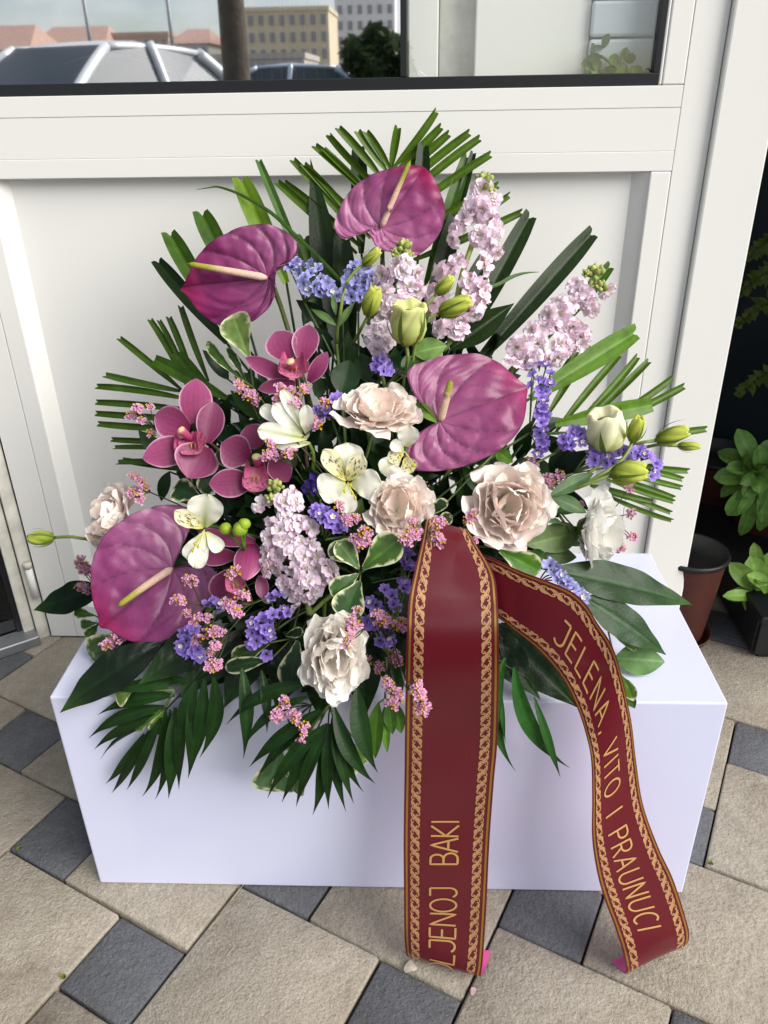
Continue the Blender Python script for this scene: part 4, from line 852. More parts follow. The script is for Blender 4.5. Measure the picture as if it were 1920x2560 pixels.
one_blade('dark strap leaf between the top anthurium and the tall stock', 4, (960, 760), (760, 1500), 46, BD, .062, .3)
one_blade('dark strap leaf just behind the tall stock spike', 4, (1220, 960), (860, 1600), 50, BD, .055, .3)
one_blade('green strap leaf tucked behind the open magenta orchid', 6, (640, 330), (1000, 800), 40, BM, .06, .3)
# thin grass blades
for lab, cr, pts in (('long hair-thin grass blade arching out over the deep purple anthurium', 3, [(300, 572), (380, 560), (450, 556), (600, 610), (800, 730), (950, 870), (1100, 1010), (1270, 1190)]), ('short thin grass blade arching toward the long strap leaf', 5, [(395, 482), (330, 485), (270, 495), (200, 520), (130, 560), (20, 600)])):
    P = catmull2([W(*K(cr, p), .03) for p in pts], 24); T = Thing('grass_blade', P[-1], lab, 'grass blade'); wd_ = np.interp(np.linspace(0, 1, 24), [0, .2, .6, 1], [.0003, .001, .0026, .0022])
    tn = np.gradient(P, axis=0); sd = np.array([unit(np.cross(tocam(p), t_)) for p, t_ in zip(P, tn)])
    V = np.stack([P-sd*wd_[:, None], P+np.array([tocam(p) for p in P])*wd_[:, None]*.4, P+sd*wd_[:, None]], 1).reshape(-1, 3); T.add('leaf_blade', V, gridfaces(23, 2), 'leaf', np.broadcast_to(lin(62, 96, 34), (len(V), 3))); stem_to_foam(T, P[-1], .0012, GREEN_M)

# ---- variegated pittosporum sprigs: leaf = (crop, base, tip, width, off, kind)
def sprig(label, leaves, node, off=0., cat='leafy sprig', name='variegated_sprig', group='variegated leaf sprigs'):
    Nd = W(*K(*node), off+.012); T = Thing(name, Nd, label, cat, group)
    for i, (cr, b, t, w, *kind) in enumerate(leaves):
        kd = kind[0] if kind else 'v'; o = kind[1] if len(kind) > 1 else off; cc = kind[2] if len(kind) > 2 else None
        pb = W(*K(cr, b), o+.006); pt = W(*K(cr, t), o); k = np.linalg.norm(CAM-pt)/F_PX/CROPS[cr][2]
        N = unit(tocam(pt)+RNG.normal(0, .22, 3)+np.array([0, 0, .15]))
        V, F, S, Tt = sheet(pb, pt, w*k, N, 'obovate' if kd == 'v' else 'ovate', 18, 14, cup=.12, bend=.06, fold=.12, ruffle=.03, rf=2, seed=i)
        c = cc if cc is not None else (lin(64, 96, 38) if kd == 'v' else lin(62, 98, 44))
        T.add('leaf', V, F, 'leaf', variegated(c, S, Tt, i+len(label)) if kd == 'v' else leafcol(c, S, Tt, .5))
        v, f = tube(bez(pb, (pb+Nd)/2+tocam(pb)*.003, Nd, 6), .0011, 5); T.add('twig', v, f, 'stem', np.broadcast_to(lin(96, 116, 60), (len(v), 3)))
    stem_to_foam(T, Nd, .0016, lin(84, 100, 56)); return T
DKL = lin(32, 58, 28)
sprig('pale variegated sprig with one large upright leaf under the deep purple anthurium', [(6, (1130, 345), (1020, 70), 215, 'v', -.01, lin(104, 128, 66)), (6, (1060, 490), (848, 252), 75, 'v', .0), (6, (1110, 520), (985, 290), 60, 'v', .01, DKL)], (6, (1160, 560)))
sprig('five-leaved variegated rosette right in front of the stout stock spike', [(10, (925, 590), (785, 410), 165, 'v', -.045), (10, (960, 590), (1205, 395), 225, 'v', -.045), (10, (920, 630), (745, 770), 150, 'v', -.045, lin(52, 84, 36)), (10, (935, 680), (825, 925), 225, 'v', -.05, lin(44, 74, 34)), (10, (900, 560), (735, 430), 140, 'v', -.02, DKL)], (10, (940, 620)), -.03)
sprig('dark variegated leaves below the open magenta orchid', [(6, (1020, 1110), (935, 970), 125, 'v', .01, DKL), (6, (930, 1110), (815, 1265), 140, 'v', .01, DKL), (6, (810, 1300), (622, 1235), 170, 'v', .015, DKL), (6, (900, 1150), (740, 1180), 120, 'v', .02, DKL)], (6, (960, 1200)), .02)
sprig('flat variegated leaf lying on the corner of the box', [(9, (720, 1080), (462, 1225), 190, 'v', -.012, lin(72, 96, 54)), (9, (500, 960), (362, 935), 70, 'v', .02), (9, (510, 1010), (405, 1020), 70, 'v', .02), (9, (520, 1020), (440, 1110), 75, 'v', .02)], (9, (760, 1080)), .0)
sprig('dark variegated leaves below the violet statice with yellow-green stem', [(10, (330, 1090), (80, 1195), 125, 'v', -.01, lin(52, 78, 40)), (10, (350, 1190), (35, 1258), 105, 'v', -.015, lin(36, 60, 32)), (10, (520, 1080), (470, 1385), 190, 'v', -.01, lin(36, 62, 36)), (10, (440, 1040), (560, 1020), 80, 'v', .0, DKL)], (10, (480, 1060)), .0)
sprig('variegated leaves peeping out under the middle drooping frond', [(11, (1295, 345), (1125, 492), 115, 'v', -.02, lin(96, 122, 56)), (11, (1180, 440), (1055, 500), 70, 'v', -.015), (11, (1110, 490), (1040, 695), 160, 'v', -.006, lin(72, 104, 66)), (11, (1210, 550), (1190, 712), 110, 'v', -.006, lin(72, 108, 56)), (11, (1390, 450), (1400, 645), 130, 'v', -.006, lin(88, 124, 54)), (11, (1150, 560), (1120, 700), 110, 'v', -.004, lin(72, 104, 66)), (11, (1460, 470), (1470, 580), 90, 'v', -.004, lin(96, 128, 60))], (11, (1330, 300)), -.02)
sprig('plain light green leaves hanging just before the straight ribbon', [(11, (1560, 290), (1545, 545), 75, 'p', -.02, lin(74, 112, 36)), (11, (1590, 300), (1600, 520), 45, 'p', -.02, lin(92, 132, 48)), (11, (1610, 290), (1625, 435), 60, 'p', -.022, lin(66, 104, 36)), (11, (1640, 290), (1665, 430), 70, 'p', -.022, lin(80, 118, 40))], (11, (1590, 270)), -.015)
sprig('variegated leaves hidden behind the outer drooping frond', [(11, (420, 235), (345, 260), 100, 'v', .0, lin(96, 122, 56)), (11, (430, 210), (370, 180), 70, 'v', .0), (11, (560, 330), (440, 400), 90, 'v', -.002, lin(92, 132, 52)), (11, (575, 320), (525, 430), 70, 'v', -.002, lin(92, 132, 52))], (11, (620, 230)), .0)
sprig('broad variegated leaf between the largest blush bloom and the sideways ribbon', [(8, (265, 1275), (535, 1415), 175, 'v', -.02, lin(70, 112, 34)), (8, (470, 1280), (580, 1340), 90, 'p', .0), (8, (540, 1330), (800, 1500), 70, 'v', .0, DKL)], (8, (220, 1250)), .0)
sprig('plain grey-green leaves fanning between the largest blush bloom and the white profile bloom', [(8, (790, 1150), (440, 1240), 200, 'p', .02, lin(104, 128, 76)), (8, (615, 920), (845, 1022), 105, 'p', -.01, lin(70, 98, 56)), (8, (600, 912), (895, 756), 95, 'p', -.01, lin(72, 102, 60)), (8, (640, 1020), (800, 1000), 80, 'p', .01), (8, (560, 1300), (780, 1320), 110, 'p', .02, lin(92, 116, 64)), (8, (700, 1100), (590, 1090), 90, 'p', .01, lin(110, 138, 96)), (8, (920, 1400), (1010, 1370), 60, 'p', .01)], (8, (600, 940)), .01, name='plain_leaf_sprig')
sprig('rounded light green leaves lying on the bare end of the box', [(14, (400, 890), (762, 915), 215, 'p', .0, lin(96, 134, 76)), (14, (350, 690), (562, 812), 115, 'v', -.006, lin(92, 134, 34)), (14, (450, 1020), (535, 1200), 95, 'v', -.03, lin(84, 122, 40)), (14, (500, 1170), (545, 1255), 70, 'p', -.02, lin(72, 110, 58))], (14, (380, 820)), .0, name='plain_leaf_sprig')
sprig('dark plain leaves above the cream rosette bloom', [(7, (300, 340), (360, 105), 190, 'p', .01, DKL), (7, (470, 250), (440, 60), 150, 'p', .02, DKL), (7, (735, 205), (745, 70), 85, 'p', -.005, lin(52, 84, 40)), (7, (760, 140), (980, 60), 110, 'v', .0, lin(70, 98, 44)), (7, (790, 60), (1010, 10), 150, 'p', -.01, lin(108, 142, 72)), (7, (800, 385), (945, 528), 80, 'p', -.005, lin(116, 150, 60))], (7, (560, 330)), .015, name='plain_leaf_sprig')
sprig('variegated leaf pair at the top of the ribbon, beside the blush bloom', [(7, (885, 1150), (1015, 1048), 95, 'v', -.01, DKL), (7, (930, 1200), (1045, 1150), 90, 'v', -.01, DKL), (7, (1340, 715), (1452, 792), 95, 'p', .0, lin(92, 132, 44)), (7, (400, 1180), (440, 1030), 80, 'p', -.01, lin(90, 118, 50))], (7, (900, 1170)), .0)

# ---- large dark lance leaves
def lance(label, cr, base, tip, w, c, off, boff=.0, bend=.05, curl=0., side=0., fold=.15, pts=None):
    b = W(*K(cr, base), boff); t = W(*K(cr, tip), off); k = 1/CROPS[cr][2]
    if pts is not None: b, t = pts
    T = Thing('large_dark_leaf', b, label, 'leaf', 'large dark leaves around the base')
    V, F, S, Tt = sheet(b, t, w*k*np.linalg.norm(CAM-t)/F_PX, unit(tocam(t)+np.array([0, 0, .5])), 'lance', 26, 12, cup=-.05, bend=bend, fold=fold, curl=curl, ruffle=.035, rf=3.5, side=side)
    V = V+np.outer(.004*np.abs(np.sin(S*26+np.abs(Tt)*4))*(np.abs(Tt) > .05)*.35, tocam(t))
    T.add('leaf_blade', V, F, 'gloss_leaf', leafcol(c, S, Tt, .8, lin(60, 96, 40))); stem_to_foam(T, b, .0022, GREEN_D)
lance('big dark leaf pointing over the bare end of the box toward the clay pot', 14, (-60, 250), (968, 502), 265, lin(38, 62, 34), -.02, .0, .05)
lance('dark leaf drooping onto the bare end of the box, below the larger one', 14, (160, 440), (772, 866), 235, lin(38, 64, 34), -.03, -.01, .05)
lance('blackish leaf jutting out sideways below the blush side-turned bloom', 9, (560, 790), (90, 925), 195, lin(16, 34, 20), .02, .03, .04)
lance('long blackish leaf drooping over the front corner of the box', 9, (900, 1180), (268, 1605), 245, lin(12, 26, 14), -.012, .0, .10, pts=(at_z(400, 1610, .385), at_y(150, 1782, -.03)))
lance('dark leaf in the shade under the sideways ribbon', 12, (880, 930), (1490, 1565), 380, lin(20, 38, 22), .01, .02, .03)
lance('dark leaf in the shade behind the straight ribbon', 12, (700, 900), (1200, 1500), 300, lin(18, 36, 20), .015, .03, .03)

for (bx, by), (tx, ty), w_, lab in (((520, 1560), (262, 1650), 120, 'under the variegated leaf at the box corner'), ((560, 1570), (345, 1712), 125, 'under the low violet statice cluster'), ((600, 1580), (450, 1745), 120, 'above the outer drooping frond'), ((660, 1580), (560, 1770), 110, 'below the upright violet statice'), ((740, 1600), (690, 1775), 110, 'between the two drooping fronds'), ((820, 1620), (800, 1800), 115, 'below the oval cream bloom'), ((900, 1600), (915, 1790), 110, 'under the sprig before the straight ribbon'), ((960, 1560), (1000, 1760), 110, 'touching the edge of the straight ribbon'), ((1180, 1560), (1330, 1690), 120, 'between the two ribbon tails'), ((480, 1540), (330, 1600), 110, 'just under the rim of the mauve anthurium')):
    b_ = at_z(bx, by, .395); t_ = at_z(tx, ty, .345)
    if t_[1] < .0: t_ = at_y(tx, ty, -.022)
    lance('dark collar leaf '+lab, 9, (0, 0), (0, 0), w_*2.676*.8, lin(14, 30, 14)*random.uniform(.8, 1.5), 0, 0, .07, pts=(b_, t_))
# ---- drooping feather-palm fronds in front of the box
def frond(label, cr, rachis, leaflets, off, c):
    P = [W(*K(cr, p), off+.004) for p in rachis]; T = Thing('feather_palm_frond', P[0], label, 'palm frond', 'feather-palm fronds hanging in front of the box')
    v, f = tube(catmull2(P, 10), [.0018]*5+[.001]*5, 6); T.add('rachis', v, f, 'stem', np.broadcast_to(GREEN_D, (len(v), 3))); stem_to_foam(T, P[0], .002, GREEN_D)
    for b, t, w, *sd in leaflets:
        crb = b[2] if len(b) > 2 else cr; crt = t[2] if len(t) > 2 else cr
        bb = W(*K(crb, b[:2]), off); tt = W(*K(crt, t[:2]), off-.006+random.uniform(-.006, .004)); k = np.linalg.norm(CAM-tt)/F_PX
        V, F, S, Tt = sheet(bb, tt, .80*w/CROPS[cr][2]*k, unit(tocam(tt)+RNG.normal(0, .2, 3)), [(0, .18), (.12, .6), (.3, .95), (.45, 1), (.65, .7), (.82, .3), (.93, .1), (1, .02)], 18, 6, fold=.3, bend=.06+random.uniform(-.02, .03), side=sd[0] if sd else random.uniform(-.06, .06))
        T.add('leaflet', V, F, 'gloss_leaf', leafcol(np.asarray(c)*random.uniform(.8, 1.25), S, Tt, .3, lin(26, 40, 22), 22))
FR = lin(26, 54, 18)
frond('feather-palm frond drooping over the front of the box near its shaded corner', 11, [(780, 130), (680, 220), (600, 300), (510, 400)],
    [((640, 195), (300, 240), 75, -.06), ((620, 255), (266, 345), 75, -.06), ((580, 305), (225, 452), 70, -.07), ((525, 385), (274, 555), 55, -.08), ((480, 430), (302, 662), 46, .03), ((520, 395), (330, 706), 50, .05), ((580, 325), (470, 722), 62, .07), ((625, 310), (592, 730), 88, .03), ((700, 245), (682, 638), 85, .05), ((800, 170), (735, 543), 85, .08), ((720, 190), (640, 470), 90), ((690, 190), (420, 200), 60), ((560, 350), (400, 690), 52, .05), ((600, 320), (530, 735), 56, .05), ((660, 270), (640, 690), 70, .04), ((550, 340), (250, 505), 56, -.08), ((760, 180), (700, 580), 80, .06)], -.02, FR)
frond('feather-palm frond hanging in the middle below the oval cream bloom', 11, [(1420, 160), (1370, 240), (1335, 320), (1328, 390)],
    [((1250, 200), (860, 390), 80, -.08), ((1240, 260), (935, 505), 60, -.10), ((1290, 320), (964, 586), 75, -.05), ((1325, 385), (1048, 730), 75, -.05), ((1328, 395), (1115, 748), 78, -.02), ((1322, 400), (1256, 806), 78, .03), ((1330, 395), (1180, 770), 70, .0), ((1332, 385), (1330, 780), 66, .0), ((1350, 340), (1490, 700), 72, -.05), ((1300, 330), (1000, 640), 66, -.04), ((1345, 370), (1385, 700), 60, .0), ((1330, 390), (1410, 792), 62, -.02), ((1345, 360), (1446, 754), 68, -.04), ((1355, 310), (1546, 662), 85, -.08), ((1460, 220), (1556, 610), 110, -.08), ((930, 130), (937, 548), 80, .02), ((1020, 140), (1045, 432), 60, .02)], -.03, FR)
frond('feather-palm frond emerging between the two ribbon tails', 12, [(700, 1050), (850, 1180), (1000, 1280), (1100, 1330)],
    [((1000, 1250), (940, 242, 13), 150, -.10), ((1150, 1480), (893, 292, 13), 80, -.03), ((930, 1180), (665, 258, 13), 130, -.12), ((890, 1400), (615, 122, 13), 50, -.03), ((850, 1150), (880, 1735), 80, .0)], -.03, lin(40, 82, 32))

# ---- dark filler foliage that closes the gaps
REG = np.array([(330, 1120), (450, 960), (590, 830), (700, 720), (790, 620), (900, 580), (1090, 620), (1220, 740), (1330, 930), (1400, 1160), (1400, 1380), (1360, 1560), (1120, 1740), (760, 1740), (480, 1720), (300, 1600), (330, 1300)], float)
def inside(p):
    c = False; j = len(REG)-1
    for i in range(len(REG)):
        if (REG[i][1] > p[1]) != (REG[j][1] > p[1]) and p[0] < (REG[j][0]-REG[i][0])*(p[1]-REG[i][1])/(REG[j][1]-REG[i][1])+REG[i][0]: c = not c
        j = i
    return c
LM = [mesh('leaf', *(lambda r: (r[0], r[1]))(sheet((0, 0, 0), (1, 0, 0), .42, (0, 0, 1), 'ovate', 8, 4, cup=.1, bend=.08, fold=.15, seed=i)), 'gloss_leaf', np.broadcast_to(lin(*c), (45, 3))) for i, c in enumerate(((26, 50, 24), (34, 62, 28), (20, 40, 22), (44, 70, 34)))]
ANCH = [(950, 1010, 'cream rosette bloom'), (1000, 1270, 'blush bloom above the ribbon'), (1275, 1265, 'largest blush bloom'), (840, 1640, 'oval cream bloom'), (1180, 1030, 'large pale anthurium'), (560, 700, 'deep purple anthurium'), (400, 1430, 'lowest mauve anthurium'), (730, 900, 'upper cupped orchid'), (480, 1080, 'open magenta orchid'), (640, 1150, 'dusky orchid'), (600, 1400, 'half-turned orchid'), (870, 1200, 'striped alstroemeria'), (740, 1060, 'yellow-green alstroemeria'), (760, 1380, 'stout stock spike'), (950, 760, 'stock spike under the top anthurium'), (1140, 760, 'tall stock spike'), (900, 1430, 'five-leaved variegated rosette'), (660, 1540, 'upright violet statice'), (500, 1620, 'low violet statice cluster'), (960, 1540, 'statice beside the ribbon'), (1120, 1480, 'straight ribbon'), (1300, 1450, 'sideways ribbon'), (820, 760, 'curving bud stem'), (1350, 1050, 'long upright statice'), (700, 780, 'pale variegated leaf'), (1080, 1180, 'ribbon top')]
cnt = 0; nfill = 96
while cnt < nfill:
    p = (random.uniform(320, 1420), random.uniform(580, 1740))
    if not inside(p): continue
    cnt += 1; tipP = W(*p, random.uniform(.055, .085)); start = FOAM+np.array([random.uniform(-.1, .1), random.uniform(-.05, .03), random.uniform(-.02, .03)])
    lab = min(ANCH, key=lambda a: (a[0]-p[0])**2+(a[1]-p[1])**2)[2]
    T = Thing('leafy_filler_sprig', start, 'dark leafy sprig deep behind the '+lab, 'leafy sprig', 'dark filler sprigs inside the bouquet')
    P = bez(start, (start+tipP)/2+np.array([0, 0, .02]), tipP, 9); v, f = tube(P, .0012, 5); T.add('stem', v, f, 'stem', np.broadcast_to(GREEN_D, (len(v), 3)))
    ax = unit(tipP-start)
    for q in range(9):
        X = P[3+q*5//8]; d = unit(ax*.6+RNG.normal(0, .7, 3)); n_ = unit(tocam(X)+RNG.normal(0, .5, 3)); n_ = unit(n_-d*(n_@d)); b_ = np.cross(n_, d); s_ = random.uniform(.04, .065)
        mw = Matrix(((d[0], b_[0], n_[0], X[0]-start[0]), (d[1], b_[1], n_[1], X[1]-start[1]), (d[2], b_[2], n_[2], X[2]-start[2]), (0, 0, 0, 1))) @ Matrix.Scale(s_, 4)
        link('leaf', random.choice(LM), T.o, mw=mw)

# ================================================================== RIBBON TAILS
def satin(name, c0):
    m, n, b, out = new_mat(name)
    geo = nd(n, 'ShaderNodeNewGeometry')
    a = nd(n, 'ShaderNodeAttribute', attribute_name='UVr')
    sep = nd(n, 'ShaderNodeSeparateXYZ'); n.links.new(a.outputs['Vector'], sep.inputs[0])
    cmb = nd(n, 'ShaderNodeCombineXYZ'); mu = nd(n, 'ShaderNodeMath', operation='MULTIPLY'); mu.inputs[1].default_value = .02
    n.links.new(sep.outputs[0], mu.inputs[0]); n.links.new(mu.outputs[0], cmb.inputs[0]); n.links.new(sep.outputs[1], cmb.inputs[1])
    nz = noise(n, 900, 2, .5, cmb.outputs[0])
    n.links.new(ramp(n, nz, [(.3, c0*.9), (.7, c0*1.1)]), b.inputs['Base Color'])
    b.inputs['Roughness'].default_value = .30; b.inputs['Specular IOR Level'].default_value = .7
    b.inputs['Sheen Weight'].default_value = .05; b.inputs['Sheen Tint'].default_value = (1, .5, .6, 1)
    b.inputs['Anisotropic'].default_value = .6
    bump(n, b, nz, .06, .0004)
    return m
M['satin'] = satin('burgundy_satin', lin(88, 6, 22))
M['satin_back'] = plain('pink_satin_back', lin(190, 78, 132), .5)
M['gold'] = plain('gold_print', lin(200, 154, 110), .42, .45, .5, var=.06, vscale=300)
M['gold_text'] = plain('gold_pen', lin(208, 164, 104), .4, .4, .5)
M['gold_line'] = plain('gold_foil', lin(214, 164, 80), .28, .9, .5)
# single-stroke capitals in a unit box (x to the reading direction, y up)
def arc(cx, cy, rx, ry, a0, a1, n=10): return [(cx+rx*math.cos(math.radians(a0+(a1-a0)*i/n)), cy+ry*math.sin(math.radians(a0+(a1-a0)*i/n))) for i in range(n+1)]
GL = {'J': (.55, [[(.12, 1), (.5, 1)], [(.5, 1), (.5, .28)]+arc(.26, .28, .24, .28, 0, -150)]), 'E': (.55, [[(.5, 1), (.06, 1), (.02, 0), (.5, 0)], [(.04, .52), (.42, .52)]]),
      'L': (.5, [[(.04, 1), (.02, 0), (.48, 0)]]), 'N': (.62, [[(.02, 0), (.06, 1), (.54, 0), (.58, 1)]]), 'A': (.66, [[(0, 0), (.32, 1), (.62, 0)], [(.12, .36), (.52, .36)]]),
      ',': (.22, [[(.14, .10), (.06, -.12)]]), 'V': (.6, [[(0, 1), (.28, 0), (.58, 1)]]), 'I': (.14, [[(.07, 0), (.07, 1)]]), 'T': (.56, [[(0, 1), (.56, 1)], [(.28, 1), (.28, 0)]]),
      'O': (.66, [arc(.33, .5, .31, .5, 90, 450, 22)]), 'P': (.52, [[(.03, 0), (.03, 1), (.28, 1)]+arc(.28, .75, .22, .25, 90, -90)+[(.03, .5)]]),
      'R': (.56, [[(.03, 0), (.03, 1), (.28, 1)]+arc(.28, .75, .22, .25, 90, -90)+[(.03, .5)], [(.22, .5), (.54, 0)]]), 'U': (.62, [[(.03, 1), (.03, .3)]+arc(.31, .3, .28, .3, 180, 360)+[(.59, 1)]]),
      'C': (.58, [arc(.33, .5, .31, .5, 55, 305, 16)]), 'B': (.56, [[(.03, 0), (.03, 1), (.28, 1)]+arc(.28, .76, .2, .24, 90, -90)+[(.03, .52)], [(.28, .52)]+arc(.28, .26, .26, .26, 90, -90)+[(.03, 0)]]),
      'K': (.56, [[(.03, 0), (.05, 1)], [(.52, 1), (.05, .46), (.54, 0)]]), ' ': (.45, [])}
def ribbon(label, rows, tail, text, text_px, up_left, t0, t1, seed):
    L = [at_y(r[0], r[1], r[4]) for r in rows]; Rr = [at_y(r[2], r[3], r[5]) for r in rows]
    for a, b in tail: L.append(np.array(a)); Rr.append(np.array(b))
    n = 160; L = catmull2(L, n); Rr = catmull2(Rr, n); nt = 16; t = np.linspace(0, 1, nt+1)
    pxL = catmull2([(r[0], r[1], 0) for r in rows], 200)[:, :2]; pxR = catmull2([(r[2], r[3], 0) for r in rows], 200)[:, :2]
    L[:, 2] = np.maximum(L[:, 2], .002); Rr[:, 2] = np.maximum(Rr[:, 2], .002)
    mid = (L+Rr)/2; sl = np.r_[0, np.cumsum(np.linalg.norm(np.diff(mid, axis=0), axis=1))]; wid = np.median(np.linalg.norm(Rr-L, axis=1))
    G_ = L[:, None]*(1-t)[None, :, None]+Rr[:, None]*t[None, :, None]
    dS = np.gradient(G_, axis=0); dT = np.gradient(G_, axis=1); Nn = np.cross(dS, dT); Nn /= np.linalg.norm(Nn, axis=2, keepdims=True)+1e-12
    if (Nn[n//2, nt//2]@tocam(mid[n//2])) < 0: Nn = -Nn
    wave = .0012*np.sin(sl*45+seed)[:, None]*np.sin(t*math.pi)[None]; G_ = G_+Nn*wave[:, :, None]
    T = Thing('ribbon_tail', mid[0], label, 'ribbon', 'burgundy ribbon tails')
    def part(name, P, F, mat, uv=None, parent=None):
        o = T.add(name, P, F, mat, None, parent, True)
        if uv is not None:
            a = o.data.attributes.new('UVr', 'FLOAT_VECTOR', 'POINT'); q = np.zeros((len(P), 3), np.float32); q[:, :2] = uv; a.data.foreach_set('vector', q.ravel())
        return o
    S2, T2 = np.meshgrid(sl, t*wid, indexing='ij'); F0 = gridfaces(n-1, nt)
    body = part('ribbon_face', G_.reshape(-1, 3), F0, 'satin', np.c_[S2.ravel(), T2.ravel()])
    part('ribbon_back', (G_-Nn*.0006).reshape(-1, 3), [f[::-1] for f in F0], 'satin_back')
    def surf(s, tt, lift):
        s = np.clip(np.asarray(s, float), 0, sl[-1]-1e-6); i = np.clip(np.searchsorted(sl, s)-1, 0, n-2); f = ((s-sl[i])/(sl[i+1]-sl[i]))[:, None]
        x = np.clip(np.asarray(tt, float), 0, 1)*nt; j = np.clip(x.astype(int), 0, nt-1); gg = (x-j)[:, None]
        def bl(A): return (A[i, j]*(1-f)+A[i+1, j]*f)*(1-gg)+(A[i, j+1]*(1-f)+A[i+1, j+1]*f)*gg
        return bl(G_)+bl(Nn)*lift
    parts = {'gold': [], 'line': [], 'text': []}
    def stroke(key, pts, w, lift=.0005):
        """pts in metres (along, across); w: half width, scalar or list"""
        p = np.asarray(pts, float); d = np.gradient(p, axis=0); d /= np.linalg.norm(d, axis=1, keepdims=True)+1e-12; nn = np.c_[-d[:, 1], d[:, 0]]; w = np.broadcast_to(w, len(p))[:, None]
        A = p-nn*w; B = p+nn*w; P = np.vstack([surf(A[:, 0], A[:, 1]/wid, lift), surf(B[:, 0], B[:, 1]/wid, lift)]); m = len(p)
        parts[key].append((P, [(k, k+1, m+k+1, m+k) for k in range(m-1)], np.zeros(3)))
    per = .0160
    for sd in (0, 1):
        c = (.135 if sd == 0 else .865)*wid; bw = .052*wid
        q = 0.0; sg = 1 if sd == 0 else -1
        ss = np.linspace(0, sl[-1], 300); stroke('line', np.c_[ss, np.full(300, (.035 if sd == 0 else .965)*wid)], .0011, .0004)
        while q < sl[-1]-per:
            X = lambda pts: [(q+a*per, c+b*bw*sg) for a, b in pts]
            u = np.linspace(0, 1, 10)
            stroke('gold', X([(.02+1.15*k, -.85+1.7*(k*k*(3-2*k))) for k in u]), np.interp(u, [0, .15, .5, .85, 1], [.0003, .0009, .0013, .0009, .0003]))
            stroke('gold', X([(.30+1.0*k, -.95+1.75*(k*k*(3-2*k))) for k in u]), .0005)
            stroke('gold', X(arc(.28, .52, .20, .42, 200, -70, 9)), np.interp(np.linspace(0, 1, 10), [0, 1], [.0003, .0009]))
            stroke('gold', X(arc(.86, -.55, .20, .42, 20, -250, 9)), np.interp(np.linspace(0, 1, 10), [0, 1], [.0003, .0009]))
            stroke('gold', X([(.62, .55), (.78, .75), (.98, 1.02)]), [.0003, .0012, .0002])
            stroke('gold', X([(.42, -.55), (.28, -.80), (.10, -1.02)]), [.0003, .0012, .0002])
            stroke('gold', X([(.55, -.12), (.66, -.42), (.62, -.70)]), [.0003, .0008, .0002])
            stroke('gold', X([(.52, .15), (.44, .42), (.50, .72)]), [.0003, .0008, .0002])
            stroke('gold', X([(.05, .30), (.12, .62), (.0, .95)]), [.0003, .0009, .0002])
            stroke('gold', X([(1.02, -.30), (.98, -.62), (1.1, -.95)]), [.0003, .0009, .0002])
            stroke('gold', X([(.30, .48), (.36, .40)]), .0007)
            stroke('gold', X([(.80, -.50), (.86, -.42)]), .0007)
            q += per
    # lettering, each glyph centred where the writing stands on the ribbon
    def where(pp):
        tt = np.linspace(0, 1, 21); gridp = pxL[:, None]*(1-tt)[None, :, None]+pxR[:, None]*tt[None, :, None]; dd = ((gridp-np.array(pp))**2).sum(2); i, j = np.unravel_index(np.argmin(dd), dd.shape)
        return np.interp(i/199*(len(rows)-1)/(len(rows)+len(tail)-1)*(n-1), np.arange(n), sl)
    adv = [GL[ch][0]*.9+.17 for ch in text]; pos = np.cumsum(adv)-np.array(adv)/2; sa, sb = where(text_px[0]), where(text_px[1]); pos = sa+(pos-pos[0])/(pos[-1]-pos[0])*(sb-sa)
    for ch, s0 in zip(text, pos):
        w_, strokes = GL[ch]; hgt = (t1-t0)*wid; sc_ = hgt*.98
        for st in strokes:
            dense = []
            for (a, b), (c, d) in zip(st[:-1], st[1:]):
                m = max(2, int(math.hypot(c-a, d-b)/.12)+1)
                for k in range(m): dense.append((a+(c-a)*k/m, b+(d-b)*k/m))
            dense.append(st[-1]); dense = np.array(dense)
            al = (dense[:, 0]-w_/2)*sc_
            if up_left: P = np.c_[s0-al+dense[:, 1]*.0, (t1*wid)-dense[:, 1]*hgt]
            else: P = np.c_[s0+al, t0*wid+dense[:, 1]*hgt]
            stroke('text', P, .00125, .0007)
    for key, nm, mt in (('gold', 'gold_scroll_border', 'gold'), ('line', 'gold_edge_line', 'gold_line'), ('text', 'gold_lettering', 'gold_text')):
        v, f, _ = merge(parts[key]); o_ = part(nm, v, f, mt, None, body)
        if key == 'gold': o_['kind'] = 'stuff'
    return T
c13 = lambda *p: [K(13, q) for q in p]
g0 = lambda x, y: tuple(at_z(x, y, .004))
ribbon('straight burgundy ribbon tail with gold borders falling down the front of the box', [
    (1085, 1410, 1150, 1420, .13, .13), (1072, 1325, 1158, 1338, .075, .075), (1066, 1298, 1168, 1325, .040, .038), (1055, 1350, 1194, 1367, .012, .012), (1037, 1425, 1233, 1432, -.020, -.022), (1022, 1500, 1244, 1500, -.046, -.048), (1017, 1590, 1247, 1590, -.062, -.064),
    (1014, 1720, 1247, 1720, -.066, -.068), (1012, 1860, 1243, 1860, -.064, -.066), (1011, 1950, 1235, 1950, -.066, -.069), (1009, 2100, 1224, 2100, -.076, -.080), (1010, 2245, 1217, 2245, -.090, -.098), (1011, 2335, 1211, 2345, -.102, -.112), (1014, 2375, 1206, 2410, -.106, -.124), (1018, 2390, 1202, 2441, -.102, -.127)],
    [(g0(1025, 2386), g0(1215, 2420)), (g0(1040, 2350), g0(1228, 2378))],
    'OLJENOJ  BAKI', [(1112, 2422), (1122, 2058)], True, .32, .64, 0.)
